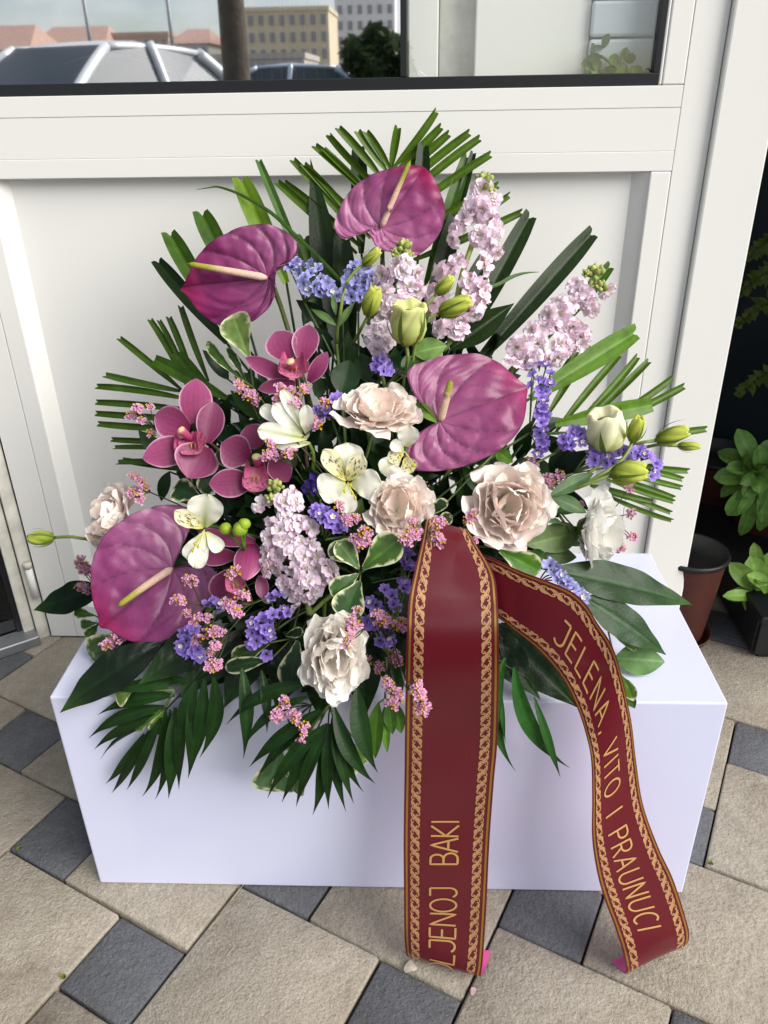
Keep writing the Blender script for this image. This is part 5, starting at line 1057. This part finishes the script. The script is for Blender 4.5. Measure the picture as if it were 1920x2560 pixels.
ribbon('burgundy ribbon tail with gold borders swinging sideways over the box edge', [
    (1130, 1500, 1120, 1380, .05, .05), (1190, 1520, 1160, 1385, .02, .02), (1245, 1545, 1215, 1390, -.004, .0), (1297, 1585, 1302, 1428, -.012, -.005), (1345, 1625, 1416, 1472, -.020, -.012), (1390, 1675, 1463, 1509, -.028, -.018), (1420, 1720, 1495, 1560, -.036, -.024), (1445, 1775, 1525, 1605, -.043, -.030),
    (1463, 1830, 1548, 1665, -.050, -.036), (1478, 1900, 1577, 1795, -.062, -.040), (1481, 1998, 1590, 1900, -.074, -.046), (1481, 2097, 1608, 2013, -.084, -.055), (1494, 2185, 1647, 2121, -.092, -.066), (1514, 2255, 1682, 2196, -.098, -.074), (1538, 2319, 1711, 2284, -.104, -.082), (1558, 2383, 1723, 2334, -.112, -.088), (1566, 2432, 1717, 2362, -.114, -.088)],
    [(g0(1548, 2425), g0(1705, 2356)), (g0(1528, 2405), g0(1690, 2320))],
    'JELENA, VITO I PRAUNUCI', [K(12, (1385, 940)), K(13, (1368, 1045))], False, .28, .62, 1.)

# ================================================================== POTS AND PLANTS IN THE SHELTERED CORNER
M['terracotta'] = plain('brown_plastic', lin(70, 30, 22), .6, var=.15, vscale=30)
M['pot_dark'] = plain('black_plastic', lin(26, 28, 30), .5)
M['soil'] = plain('potting_soil', lin(24, 19, 15), .95, var=.5, vscale=120)
def pot(label, C0, r_top, h, rim='pot_dark', saucer=True):
    T = Thing('plant_pot', C0, label, 'plant pot', 'plastic pots in the corner'); C0 = np.array(C0)
    v, f = lathe([(r_top*.02, .006), (r_top*.70, .006), (r_top*.72, .012), (r_top*.95, h*.93), (r_top*.95, h*.99)], 40); T.add('pot_body', v+C0, f, 'terracotta')
    v, f = lathe([(r_top*.965, h*.955), (r_top*1.02, h*.96), (r_top*1.03, h*.99), (r_top*1.0, h*1.01), (r_top*.93, h*1.0), (r_top*.90, h*.8), (r_top*.8, h*.42), (r_top*.01, h*.40)], 40); T.add('rim', v+C0, f, rim)
    if saucer:
        v, f = lathe([(.001, .001), (r_top*.86, .001), (r_top*.95, .016), (r_top*.92, .016), (r_top*.84, .005)], 36); T.add('saucer', v+C0, f, 'terracotta')
    return T
pc = at_z(1733, 1385, .185); pot('empty brown pot with a black rim just behind the door post', (pc[0]-.004, pc[1]+.005, 0), .068, .19)
pc2 = at_z(1850, 1290, .15); pot('dim brown pot in the dark corner behind the empty one', (pc2[0]+.02, pc2[1]+.22, 0), .09, .20)
pot('dim brown pot at the edge of view holding the rosette plant', (.78, .66, 0), .07, .10)
pot('dim brown pot holding the broad-leaved green plant', (.80, .86, 0), .09, .20)
def rosette_plant(label, px, leaves, Y, base, c, w=52):
    B = np.array(base, float); T = Thing('leafy_plant', B, label, 'plant', 'green plants in the corner')
    H = at_y(*px, Y); v, f = tube(bez(B, (B+H)/2+np.array([.01, 0, .03]), H, 8), .004, 7); T.add('stem', v, f, 'stem', np.broadcast_to(GREEN_S, (len(v), 3)))
    more = [(tx+(px[0]-tx)*random.uniform(.15, .5)+random.uniform(-25, 25), ty+(px[1]-ty)*random.uniform(.15, .5)+random.uniform(-25, 25), ww*.8, dy-.01) for tx, ty, ww, dy in leaves]
    for i, (tx, ty, ww, dy) in enumerate(leaves+more):
        ww = ww*.74; tp = at_y(tx, ty, Y+dy); k = np.linalg.norm(CAM-tp)/F_PX; bs = H+RNG.normal(0, .006, 3)
        V, F, S, Tt = sheet(bs, tp, ww*k, unit(tocam(tp)+np.array([0, 0, .6])+RNG.normal(0, .3, 3)), 'obovate', 12, 8, cup=.25, bend=.12, curl=-.12, ruffle=.05, rf=1.5, seed=i)
        T.add('leaf', V, F, 'leaf', leafcol(np.asarray(c)*random.uniform(.75, 1.2), S, Tt, .35))
rosette_plant('bright green rosette plant at the edge of view, lower of two', (1905, 1480), [(1832, 1415, 60, -.01), (1822, 1492, 48, -.02), (1868, 1525, 62, -.03), (1905, 1540, 50, -.03), (1850, 1455, 60, .0), (1880, 1395, 66, .01), (1925, 1420, 60, 0), (1950, 1500, 60, -.02), (1940, 1380, 60, .02), (1885, 1360, 40, .03), (1900, 1450, 40, -.03)], .60, (.80, .66, .06), lin(128, 168, 74))
rosette_plant('green broad-leaved plant at the edge of view, upper of two', (1895, 1190), [(1850, 1075, 62, .02), (1800, 1125, 56, .03), (1790, 1190, 60, .0), (1800, 1235, 52, -.01), (1822, 1290, 62, -.02), (1870, 1285, 60, -.03), (1900, 1120, 46, -.02), (1862, 1140, 40, -.02), (1930, 1100, 60, .0), (1945, 1180, 60, -.02), (1925, 1270, 60, -.02), (1860, 1200, 50, -.03), (1855, 1345, 42, -.02), (1910, 1330, 50, -.03)], .72, (.82, .86, .16), lin(96, 136, 62))
fern = Thing('fern_plant', (.95, 1.06, .1), 'dim fern with yellow-green fronds against the dark wall', 'fern', None)
hub = np.array([.96, 1.06, .45]); v, f = tube(bez((.95, 1.06, .1), (.95, 1.06, .3), hub, 8), .006, 7); fern.add('stem', v, f, 'stem', np.broadcast_to(GREEN_D, (len(v), 3)))
for x, y in ((1862, 655), (1850, 735), (1846, 812), (1850, 985)):
    tp = at_y(x, y, 1.02); b0 = at_y(1960, y-60, 1.05); Pm = bez(b0, (b0+tp)/2+np.array([0, 0, .03]), tp, 12)
    v, f = tube(Pm, .0012, 5); r_ = fern.add('frond', v, f, 'stem', np.broadcast_to(GREEN_M, (len(v), 3)))
    for i in range(2, 12):
        for sgn in (-1, 1):
            d = unit((Pm[min(i+1, 11)]-Pm[i-1])); o_ = unit(np.cross(d, tocam(Pm[i])))*sgn; l_ = .034*(1-.06*i)
            l_ *= random.uniform(.6, 1.2); V, F, S, Tt = sheet(Pm[i], Pm[i]+o_*l_+d*l_*random.uniform(.2, .9)+RNG.normal(0, .004, 3), .013, tocam(Pm[i]), 'lance', 5, 2, bend=.1); fern.add('leaflet', V, F, 'leaf', cols(lin(92, 112, 34)*random.uniform(.6, 1.1), S), r_)

# ================================================================== THE STREET BEHIND THE CAMERA (mirrored in the door glass)
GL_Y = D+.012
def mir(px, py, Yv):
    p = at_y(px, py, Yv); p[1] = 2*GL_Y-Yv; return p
M['car_paint'] = plain('silver_car_paint', lin(226, 229, 232), .3, .1, .5, coat=.6)
M['car_glass'] = plain('car_glass', lin(66, 74, 80), .15, 0, .3)
M['tyre'] = plain('tyre_rubber', (.02, .02, .02), .8)
M['cabin'] = plain('cabin_cloth', lin(60, 44, 44), .9)
def car(label, center, heading, paint='car_paint', s=1.0):
    C0 = np.array(center, float); T = Thing('parked_car', C0, label, 'car', 'cars parked along the street'); ch, sh = math.cos(heading), math.sin(heading)
    def put(P):
        P = np.asarray(P, float)*s; return np.c_[P[:, 0]*ch-P[:, 1]*sh, P[:, 0]*sh+P[:, 1]*ch, P[:, 2]]+C0
    # sections along the length: x, half width at sill, at belt, belt height, bottom
    low = [(-2.05, .62, .60, .30), (-1.95, .80, .86, .28), (-1.2, .86, .98, .22), (0, .88, .96, .20), (1.0, .88, .93, .20), (1.6, .84, .84, .22), (1.98, .72, .70, .28), (2.08, .55, .55, .34)]
    V = []; seg = 12
    for x, w, zb, z0 in low:
        for k in range(seg):
            a = -math.pi/2+math.pi*2*k/seg; cx = math.copysign(abs(math.cos(a))**.45, math.cos(a)); cz = math.copysign(abs(math.sin(a))**.45, math.sin(a))
            V.append((x, w*cx, (z0+zb)/2+(zb-z0)/2*cz))
    F = gridfaces(len(low)-1, seg, True)+[tuple(range(seg)), tuple((len(low)-1)*seg+k for k in range(seg))]
    T.add('body', put(V), F, paint)
    # greenhouse: pillars and roof over a glazed cabin
    top = [(-1.75, .70, .97), (-1.15, .60, 1.36), (-.5, .60, 1.46), (.15, .59, 1.44), (1.15, .72, .95)]
    roof = []
    for x, w, z in [(-1.2, .58, 1.37), (-.8, .60, 1.44), (-.3, .61, 1.475), (.2, .60, 1.44), (.32, .58, 1.40)]:
        for q in (-1, -.7, 0, .7, 1): roof.append((x, w*q, z-.05*abs(q)**3))
    T.add('roof', put(roof), gridfaces(4, 4), paint)
    for sd in (-1, 1):
        for a, b, w in (((1.12, .80*sd, .92), (.30, .585*sd, 1.38), .05), ((-.28, .84*sd, .92), (-.34, .61*sd, 1.43), .05), ((-1.72, .78*sd, .94), (-1.2, .58*sd, 1.36), .07), ((.32, .585*sd, 1.385), (-1.2, .575*sd, 1.365), .035)):
            v, f = tube(bez(a, (np.array(a)+np.array(b))/2+np.array([0, 0, .045]), b, 7), w, 8); T.add('pillar', put(v), f, paint)
        T.add('side_window', put([(1.05, .79*sd, .93), (-.25, .83*sd, .93), (-.32, .61*sd, 1.41), (.28, .585*sd, 1.37)]), [(0, 1, 2, 3)], 'car_glass', smooth=False)
        T.add('side_window', put([(-.31, .83*sd, .93), (-1.6, .78*sd, .95), (-1.18, .58*sd, 1.34), (-.36, .61*sd, 1.41)]), [(0, 1, 2, 3)], 'car_glass', smooth=False)
        v, f = lathe([(.02, -.11), (.10, -.08), (.12, 0), (.09, .08), (.02, .1)], 12); T.add('wing_mirror', put(v*[.6, 1, .75]+np.array([.92, .98*sd, .98])), f, paint)
        for x in (-1.3, 1.3):
            v, f = lathe([(.16, -.09), (.31, -.09), (.33, -.06), (.33, .06), (.31, .09), (.16, .09)], 24); w_ = T.add('wheel', put((v[:, [0, 2, 1]]+np.array([x, .80*sd, .33]))), f, 'tyre')
            v, f = lathe([(.01, .05), (.16, .07), (.19, .02)], 20); T.add('hub_cap', put(v[:, [0, 2, 1]]*[1, sd, 1]+np.array([x, .83*sd, .33])), f, paint, None, w_)
        v, f = lathe([(.02, -.1), (.09, -.05), (.1, 0), (.06, .06), (.01, .08)], 12); T.add('headlight', put(v*[.6, 1.3, .7]+np.array([1.95, .55*sd, .62])), f, 'metal')
    T.add('windscreen', put([(1.08, -.76, .94), (1.08, .76, .94), (.32, .56, 1.40), (.32, -.56, 1.40)]), [(0, 1, 2, 3)], 'car_glass', smooth=False)
    T.add('rear_window', put([(-1.68, -.72, .97), (-1.68, .72, .97), (-1.2, .55, 1.37), (-1.2, -.55, 1.37)]), [(0, 1, 2, 3)], 'car_glass', smooth=False)
    for x in (.25, -.75):
        for y in (-.36, .36): T.add('seat', put(bevel_box(x-.1, x+.06, y-.22, y+.22, .5, 1.18, .05, 2)[0]), bevel_box(x-.1, x+.06, y-.22, y+.22, .5, 1.18, .05, 2)[1], 'cabin')
    return T
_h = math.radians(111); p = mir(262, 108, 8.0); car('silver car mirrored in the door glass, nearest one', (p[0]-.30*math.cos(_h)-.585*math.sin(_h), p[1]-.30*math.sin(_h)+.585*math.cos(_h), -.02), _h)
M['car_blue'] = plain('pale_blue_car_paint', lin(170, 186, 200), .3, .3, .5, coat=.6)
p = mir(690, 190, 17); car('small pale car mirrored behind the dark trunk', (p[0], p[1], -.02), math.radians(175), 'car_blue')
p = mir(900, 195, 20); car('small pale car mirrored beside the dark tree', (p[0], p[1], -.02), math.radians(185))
for i, c in enumerate(((206, 180, 160), (226, 210, 180), (190, 164, 148), (216, 212, 204), (196, 186, 176), (238, 238, 238))): M['facade%d' % i] = plain('hazed_plaster_%d' % i, lin(*c), .9, var=.08, vscale=.6)  # distance haze is put into these pale facade colours
M['roof_tile'] = plain('hazed_roof_tiles', lin(186, 152, 138), .9, var=.15, vscale=2)  # desaturated so the colour itself carries distance haze
M['far_window'] = plain('far_window', lin(150, 152, 156), .4)
def building(label, px0, px1, py_top, Yv, mat, roof, nx, nz, Hb=None):
    a = mir(px0, py_top, Yv); b = mir(px1, py_top, Yv); Hh = Hb or a[2]; y0 = a[1]; dpt = 12
    T = Thing('street_building', ((a[0]+b[0])/2, y0-dpt/2, -.02), label, 'building', 'buildings across the street')
    x0, x1 = min(a[0], b[0]), max(a[0], b[0]); T.add('wall', *box_geo(x0, x1, y0-dpt, y0, -.02, Hh), mat, smooth=False)
    if roof:
        V = np.array([(x0-.4, y0-dpt-.4, Hh+.003), (x1+.4, y0-dpt-.4, Hh+.003), (x1+.4, y0+.4, Hh+.003), (x0-.4, y0+.4, Hh+.003), (x0+1, y0-dpt/2, Hh+roof), (x1-1, y0-dpt/2, Hh+roof)]); T.add('roof', V, [(3, 2, 1, 0), (0, 1, 5, 4), (1, 2, 5), (2, 3, 4, 5), (3, 0, 4)], 'roof_tile', smooth=False)
    else: T.add('parapet', *box_geo(x0-.15, x1+.15, y0-dpt-.1, y0+.15, Hh+.002, Hh+.5), mat, smooth=False)
    cw, chh = (x1-x0)/nx, (Hh-.6)/nz; g_ = box_geo(-cw*.22, cw*.22, -.05, .12, -chh*.28, chh*.28); me = mesh('window', *g_, 'far_window', None, False)
    for i in range(nx):
        for k in range(nz): link('window', me, T.o, (x0+cw*(i+.5)-T.loc[0], y0-T.loc[1], .6+chh*(k+.5)+.02))
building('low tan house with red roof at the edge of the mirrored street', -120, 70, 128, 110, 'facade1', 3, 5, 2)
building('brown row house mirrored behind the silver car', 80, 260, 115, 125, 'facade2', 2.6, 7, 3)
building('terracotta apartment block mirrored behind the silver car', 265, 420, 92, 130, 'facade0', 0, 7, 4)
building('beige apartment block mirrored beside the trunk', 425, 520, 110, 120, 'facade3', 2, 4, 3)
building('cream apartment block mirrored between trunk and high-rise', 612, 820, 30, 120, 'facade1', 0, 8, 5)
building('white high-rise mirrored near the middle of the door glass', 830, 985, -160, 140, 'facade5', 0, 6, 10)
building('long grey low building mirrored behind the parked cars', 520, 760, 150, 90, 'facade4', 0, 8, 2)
M['bark'] = plain('bark', lin(92, 84, 72), .9, var=.3, vscale=12, bumps=.6, bscale=30, bdist=.02)
def tree(label, base, h, crown_r, seed, trunk_r=.16, nleaf=2600):
    r = np.random.default_rng(seed); B = np.array(base, float); T = Thing('street_tree', B, label, 'tree', 'street trees')
    P = [B, B+np.array([.05, 0, h*.3]), B+np.array([-.05, .05, h*.55]), B+np.array([.0, 0, h*.75])]; v, f = tube(catmull2(P, 10), np.linspace(trunk_r, trunk_r*.55, 10), 10)
    parts = [(v, f, np.zeros(3))]
    for k in range(7):
        a = k*2.4; e = P[3]+np.array([math.cos(a)*crown_r*.7, math.sin(a)*crown_r*.7, crown_r*r.uniform(.2, .8)]); v, f = tube(bez(P[2], (P[3]+e)/2, e, 6), np.linspace(trunk_r*.4, .02, 6), 6); parts.append((v, f, np.zeros(3)))
    v, f, _ = merge(parts); T.add('trunk', v, f, 'bark')
    n = nleaf; u = r.normal(size=(n, 3)); u /= np.linalg.norm(u, axis=1)[:, None]; rad = crown_r*(r.uniform(.3, 1, n)**.5)*(1+.25*np.sin(u[:, 0]*5+seed)*np.sin(u[:, 2]*4)); C0 = P[3]+np.array([0, 0, crown_r*.35])+u*rad[:, None]*[1, 1, .85]
    a = r.normal(size=(n, 3)); a /= np.linalg.norm(a, axis=1)[:, None]; b = np.cross(a, r.normal(size=(n, 3))); b /= np.linalg.norm(b, axis=1)[:, None]; s_ = r.uniform(.08, .16, n)[:, None]
    V = np.stack([C0-a*s_, C0+b*s_*.5, C0+a*s_, C0-b*s_*.5], 1).reshape(-1, 3); F = [(4*i, 4*i+1, 4*i+2, 4*i+3) for i in range(n)]
    T.add('crown', V, F, 'leaf', np.repeat(lin(58, 76, 40)*r.uniform(.6, 1.3, (n, 1)), 4, 0), smooth=False)
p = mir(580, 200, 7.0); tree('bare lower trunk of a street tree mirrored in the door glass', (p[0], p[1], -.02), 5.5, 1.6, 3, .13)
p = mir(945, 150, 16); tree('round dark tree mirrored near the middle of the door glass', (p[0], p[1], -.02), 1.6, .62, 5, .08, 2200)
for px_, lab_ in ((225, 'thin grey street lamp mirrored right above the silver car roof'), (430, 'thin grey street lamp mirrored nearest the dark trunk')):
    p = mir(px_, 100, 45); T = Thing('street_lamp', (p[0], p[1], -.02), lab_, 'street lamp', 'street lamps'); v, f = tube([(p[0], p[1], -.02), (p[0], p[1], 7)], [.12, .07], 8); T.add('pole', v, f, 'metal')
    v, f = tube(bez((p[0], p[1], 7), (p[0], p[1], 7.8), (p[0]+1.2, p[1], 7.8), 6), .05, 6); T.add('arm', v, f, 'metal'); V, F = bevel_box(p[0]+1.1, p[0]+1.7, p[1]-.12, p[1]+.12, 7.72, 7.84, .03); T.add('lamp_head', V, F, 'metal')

# ---- dried grass inside the door; post, boards, shutter and plant stand in for reflections
M['dull_straw'] = plain('weathered_straw', lin(168, 152, 118), .9)
M['straw'] = plain('dried_straw', lin(206, 192, 140), .8, var=.15, vscale=80)
M['paper'] = plain('reflection_board', lin(238, 238, 230), .8)
M['slat'] = plain('shutter_slat', lin(196, 204, 208), .5)
def ins(px, py, Y): return at_y(px, py, Y)
vb = ins(745, 260, .78); vase = Thing('dried_grass_bunch', (vb[0], .78, .70), 'pale dried grass stalks standing inside the door glass', 'dried grass')
for i in range(26):
    x = 640+i*8.5+random.uniform(-8, 8); y0 = ins(x, 250, .74+random.uniform(0, .08)); t1 = y0+np.array([random.uniform(-.03, .03), 0, random.uniform(.16, .3)])
    v, f = tube(bez(y0-np.array([0, 0, .2]), y0+np.array([random.uniform(-.01, .01), 0, .06]), t1, 8), [.0016]*5+[.0012, .0008, .0004], 5); vase.add('stalk', v, f, 'straw')
for a, m, b in (((555, 255), (420, 60), (160, 160)), ((560, 240), (330, 95), (170, 110)), ((560, 260), (480, 110), (470, 10)), ((540, 250), (380, 130), (230, 140))):
    P = bez(ins(*a, .76), ins(*m, .76), ins(*b, .74), 14); v, f = tube(P, np.linspace(.0016, .0005, 14), 5); vase.add('stalk', v, f, 'straw')
V, F = bevel_box(vb[0]-.07, vb[0]+.07, .72, .86, .55, .78, .01); vase.add('vase', V, F, 'pot_dark')
def inbox(name, label, cat, px0, px1, Y, th, mat, z0=.0, z1=2.0):
    x0 = ins(px0, 100, Y)[0]; x1 = ins(px1, 100, Y)[0]; V, F = bevel_box(x0, x1, Y, Y+th, z0+.006, z1, .002); o = link(name, mesh(name, V, F, mat, None, False)); return tag(o, label, cat)
inbox('reflection_post', 'white post behind the glass standing in for a reflection, beside the black bar', 'post', 1020, 1096, .572, .04, 'paper')
inbox('reflection_board', 'white board behind the glass standing in for a bright reflection', 'board', 1188, 1472, .585, .006, 'paper')
inbox('reflection_partition', 'cream partition standing in for a reflection, behind the white board', 'partition', 1097, 1330, .62, .02, 'jamb_dirty')
sh = Thing('reflection_shutter', (.31, .70, 0), 'pale grey slatted shutter standing in for a reflection near the door edge', 'shutter')
xa, xb = ins(1474, 100, .575)[0], ins(1690, 100, .575)[0]
for k in range(26):
    V, F = bevel_box(xa, xb, .575, .583, .74+k*.045, .74+k*.045+.0425, .004); sh.add('slat', V, F, 'slat', None, None, False)
pl = ins(1530, 190, .563); ip = Thing('reflection_plant', (pl[0], .563, .966), 'green plant standing in for a reflection near the door edge', 'plant')
for i in range(46):
    x, y = random.choice(((1500, 110), (1490, 150), (1520, 170), (1560, 165), (1480, 190), (1600, 195), (1540, 195), (1500, 200), (1580, 200), (1640, 200))); X = ins(x+random.uniform(-22, 22), y+random.uniform(-14, 14), .562+random.uniform(-.004, .004)); d = unit(RNG.normal(0, 1, 3)+np.array([0, 0, .4]))
    V, F, S, Tt = sheet(X, X+d*.018, .014, unit(tocam(X)+RNG.normal(0, .4, 3)), 'round', 5, 4, cup=.2); ip.add('leaf', V, F, 'leaf', cols(lin(104, 134, 58)*random.uniform(.6, 1.2), S))
v, f = tube(bez((pl[0], .563, .966), (pl[0], .563, .98), ins(1500, 140, .563), 8), .002, 6); ip.add('stem', v, f, 'stem', np.broadcast_to(GREEN_M, (len(v), 3)))

# ================================================================== SMALL THINGS ON AND AROUND THE PAVING
bench = Thing('plant_bench', (.86, .78, 0), 'low black plant bench in the dark corner under the green plants', 'bench')
V, F = bevel_box(.655, .985, .50, 1.15, .085, .10, .003); bench.add('bench_top', V, F, 'pot_dark', None, None, False)
for x, y in ((.67, .515), (.95, .515), (.67, 1.12), (.95, 1.12)):
    V, F = bevel_box(x, x+.03, y, y+.03, .0, .0845, .002); bench.add('leg', V, F, 'pot_dark', None, None, False)
V, F = bevel_box(.66, .98, .507, .514, .012, .084, .002); bench.add('front_board', V, F, 'pot_dark', None, None, False)
V, F = bevel_box(.657, .663, .516, 1.14, .012, .084, .002); bench.add('side_board', V, F, 'pot_dark', None, None, False)
def bit(name, label, cat, px, py, size, c, rot, mat='leaf', prof='round', w=.7):
    P = at_z(px, py, .004); d = np.array([math.cos(rot), math.sin(rot), .05])
    V, F, S, Tt = sheet(P, P+d*size, size*w, np.array([0, 0, 1.]), prof, 8, 4, bend=.15, ruffle=.1, rf=1.3); o = link(name, mesh(name, V, F, mat, cols(c, S))); tag(o, label, cat)
bit('paper_scrap', 'crumpled white paper scrap on the paving near the straight ribbon', 'paper scrap', 1012, 2428, .015, lin(206, 198, 182), .6, 'leaf', 'strap', .9)
bit('fallen_petal', 'small pale fallen petal in the joint beyond the straight ribbon end', 'petal', 1180, 2488, .010, lin(206, 176, 176), 1.2, 'petal')
for i, (px_, py_, ln, rt, lab) in enumerate(((255, 2252, .022, -.5, 'dry straw bit in the joint below the box corner'), (575, 2255, .030, 1.0, 'dry straw bit along the joint at the front of the box'), (520, 2325, .026, .9, 'dry straw bit beside the dark stain'), (1740, 2418, .026, -.4, 'pale dry twig on the big slab beyond the sideways ribbon'), (565, 2392, .014, .8, 'short straw on the big slab in the middle'), (190, 2178, .016, .4, 'pale straw at the end of the charcoal slab by the box'))):
    P = at_z(px_, py_, .003); d = np.array([math.cos(rt), math.sin(rt), 0]); v, f = tube(bez(P, P+d*ln*.5+np.array([0, 0, .004]), P+d*ln+np.array([-d[1], d[0], 0])*.004, 7), .0005, 5)
    o = link('straw', mesh('straw', v, f, 'dull_straw')); tag(o, lab, 'straw', 'straw bits on the paving')
for i, (px_, py_, lab) in enumerate(((1776, 2160, 'tiny yellow-green weed at the slab corner beyond the box'), (48, 2122, 'tiny yellow-green weed in the joint at the edge of view'), (160, 2444, 'tiny weed beside the charcoal slab in front'))):
    P = at_z(px_, py_, 0); T = Thing('joint_weed', P, lab, 'weed', 'weeds in the paving joints')
    for k in range(5):
        d = unit(np.array([math.cos(k*1.4), math.sin(k*1.4), 1.2])); V, F, S, Tt = sheet(P, P+d*random.uniform(.004, .007), .004, unit(np.array([0, -.6, 1])), 'round', 5, 3, cup=.2); T.add('leaf', V, F, 'leaf', cols(lin(116, 130, 46), S))
# sand and grit in the joints
r_ = np.random.default_rng(5); n_ = 2600; P = np.c_[r_.uniform(-.95, .95, n_), r_.uniform(-.45, .5, n_)]
rel = P-PO; u_ = rel@E1/PU; v_ = rel@E2/PV
P = P[(np.abs(u_-np.round(u_)) < .035) | (np.abs(v_-np.round(v_)) < .035)]
V = []; F = []
for x, y in P:
    s_ = r_.uniform(.0006, .0016); o_ = len(V); V += [(x-s_, y-s_*.6, -.008), (x+s_, y-s_*.5, -.008), (x, y+s_, -.008), (x, y, -.008+s_*1.6+r_.uniform(0, .007))]; F += [(o_, o_+1, o_+3), (o_+1, o_+2, o_+3), (o_+2, o_, o_+3)]
o = link('joint_gravel', mesh('joint_gravel', V, F, 'sand', None, False)); tag(o, 'brown sand and grit lying in the paving joints', 'gravel', kind='stuff')
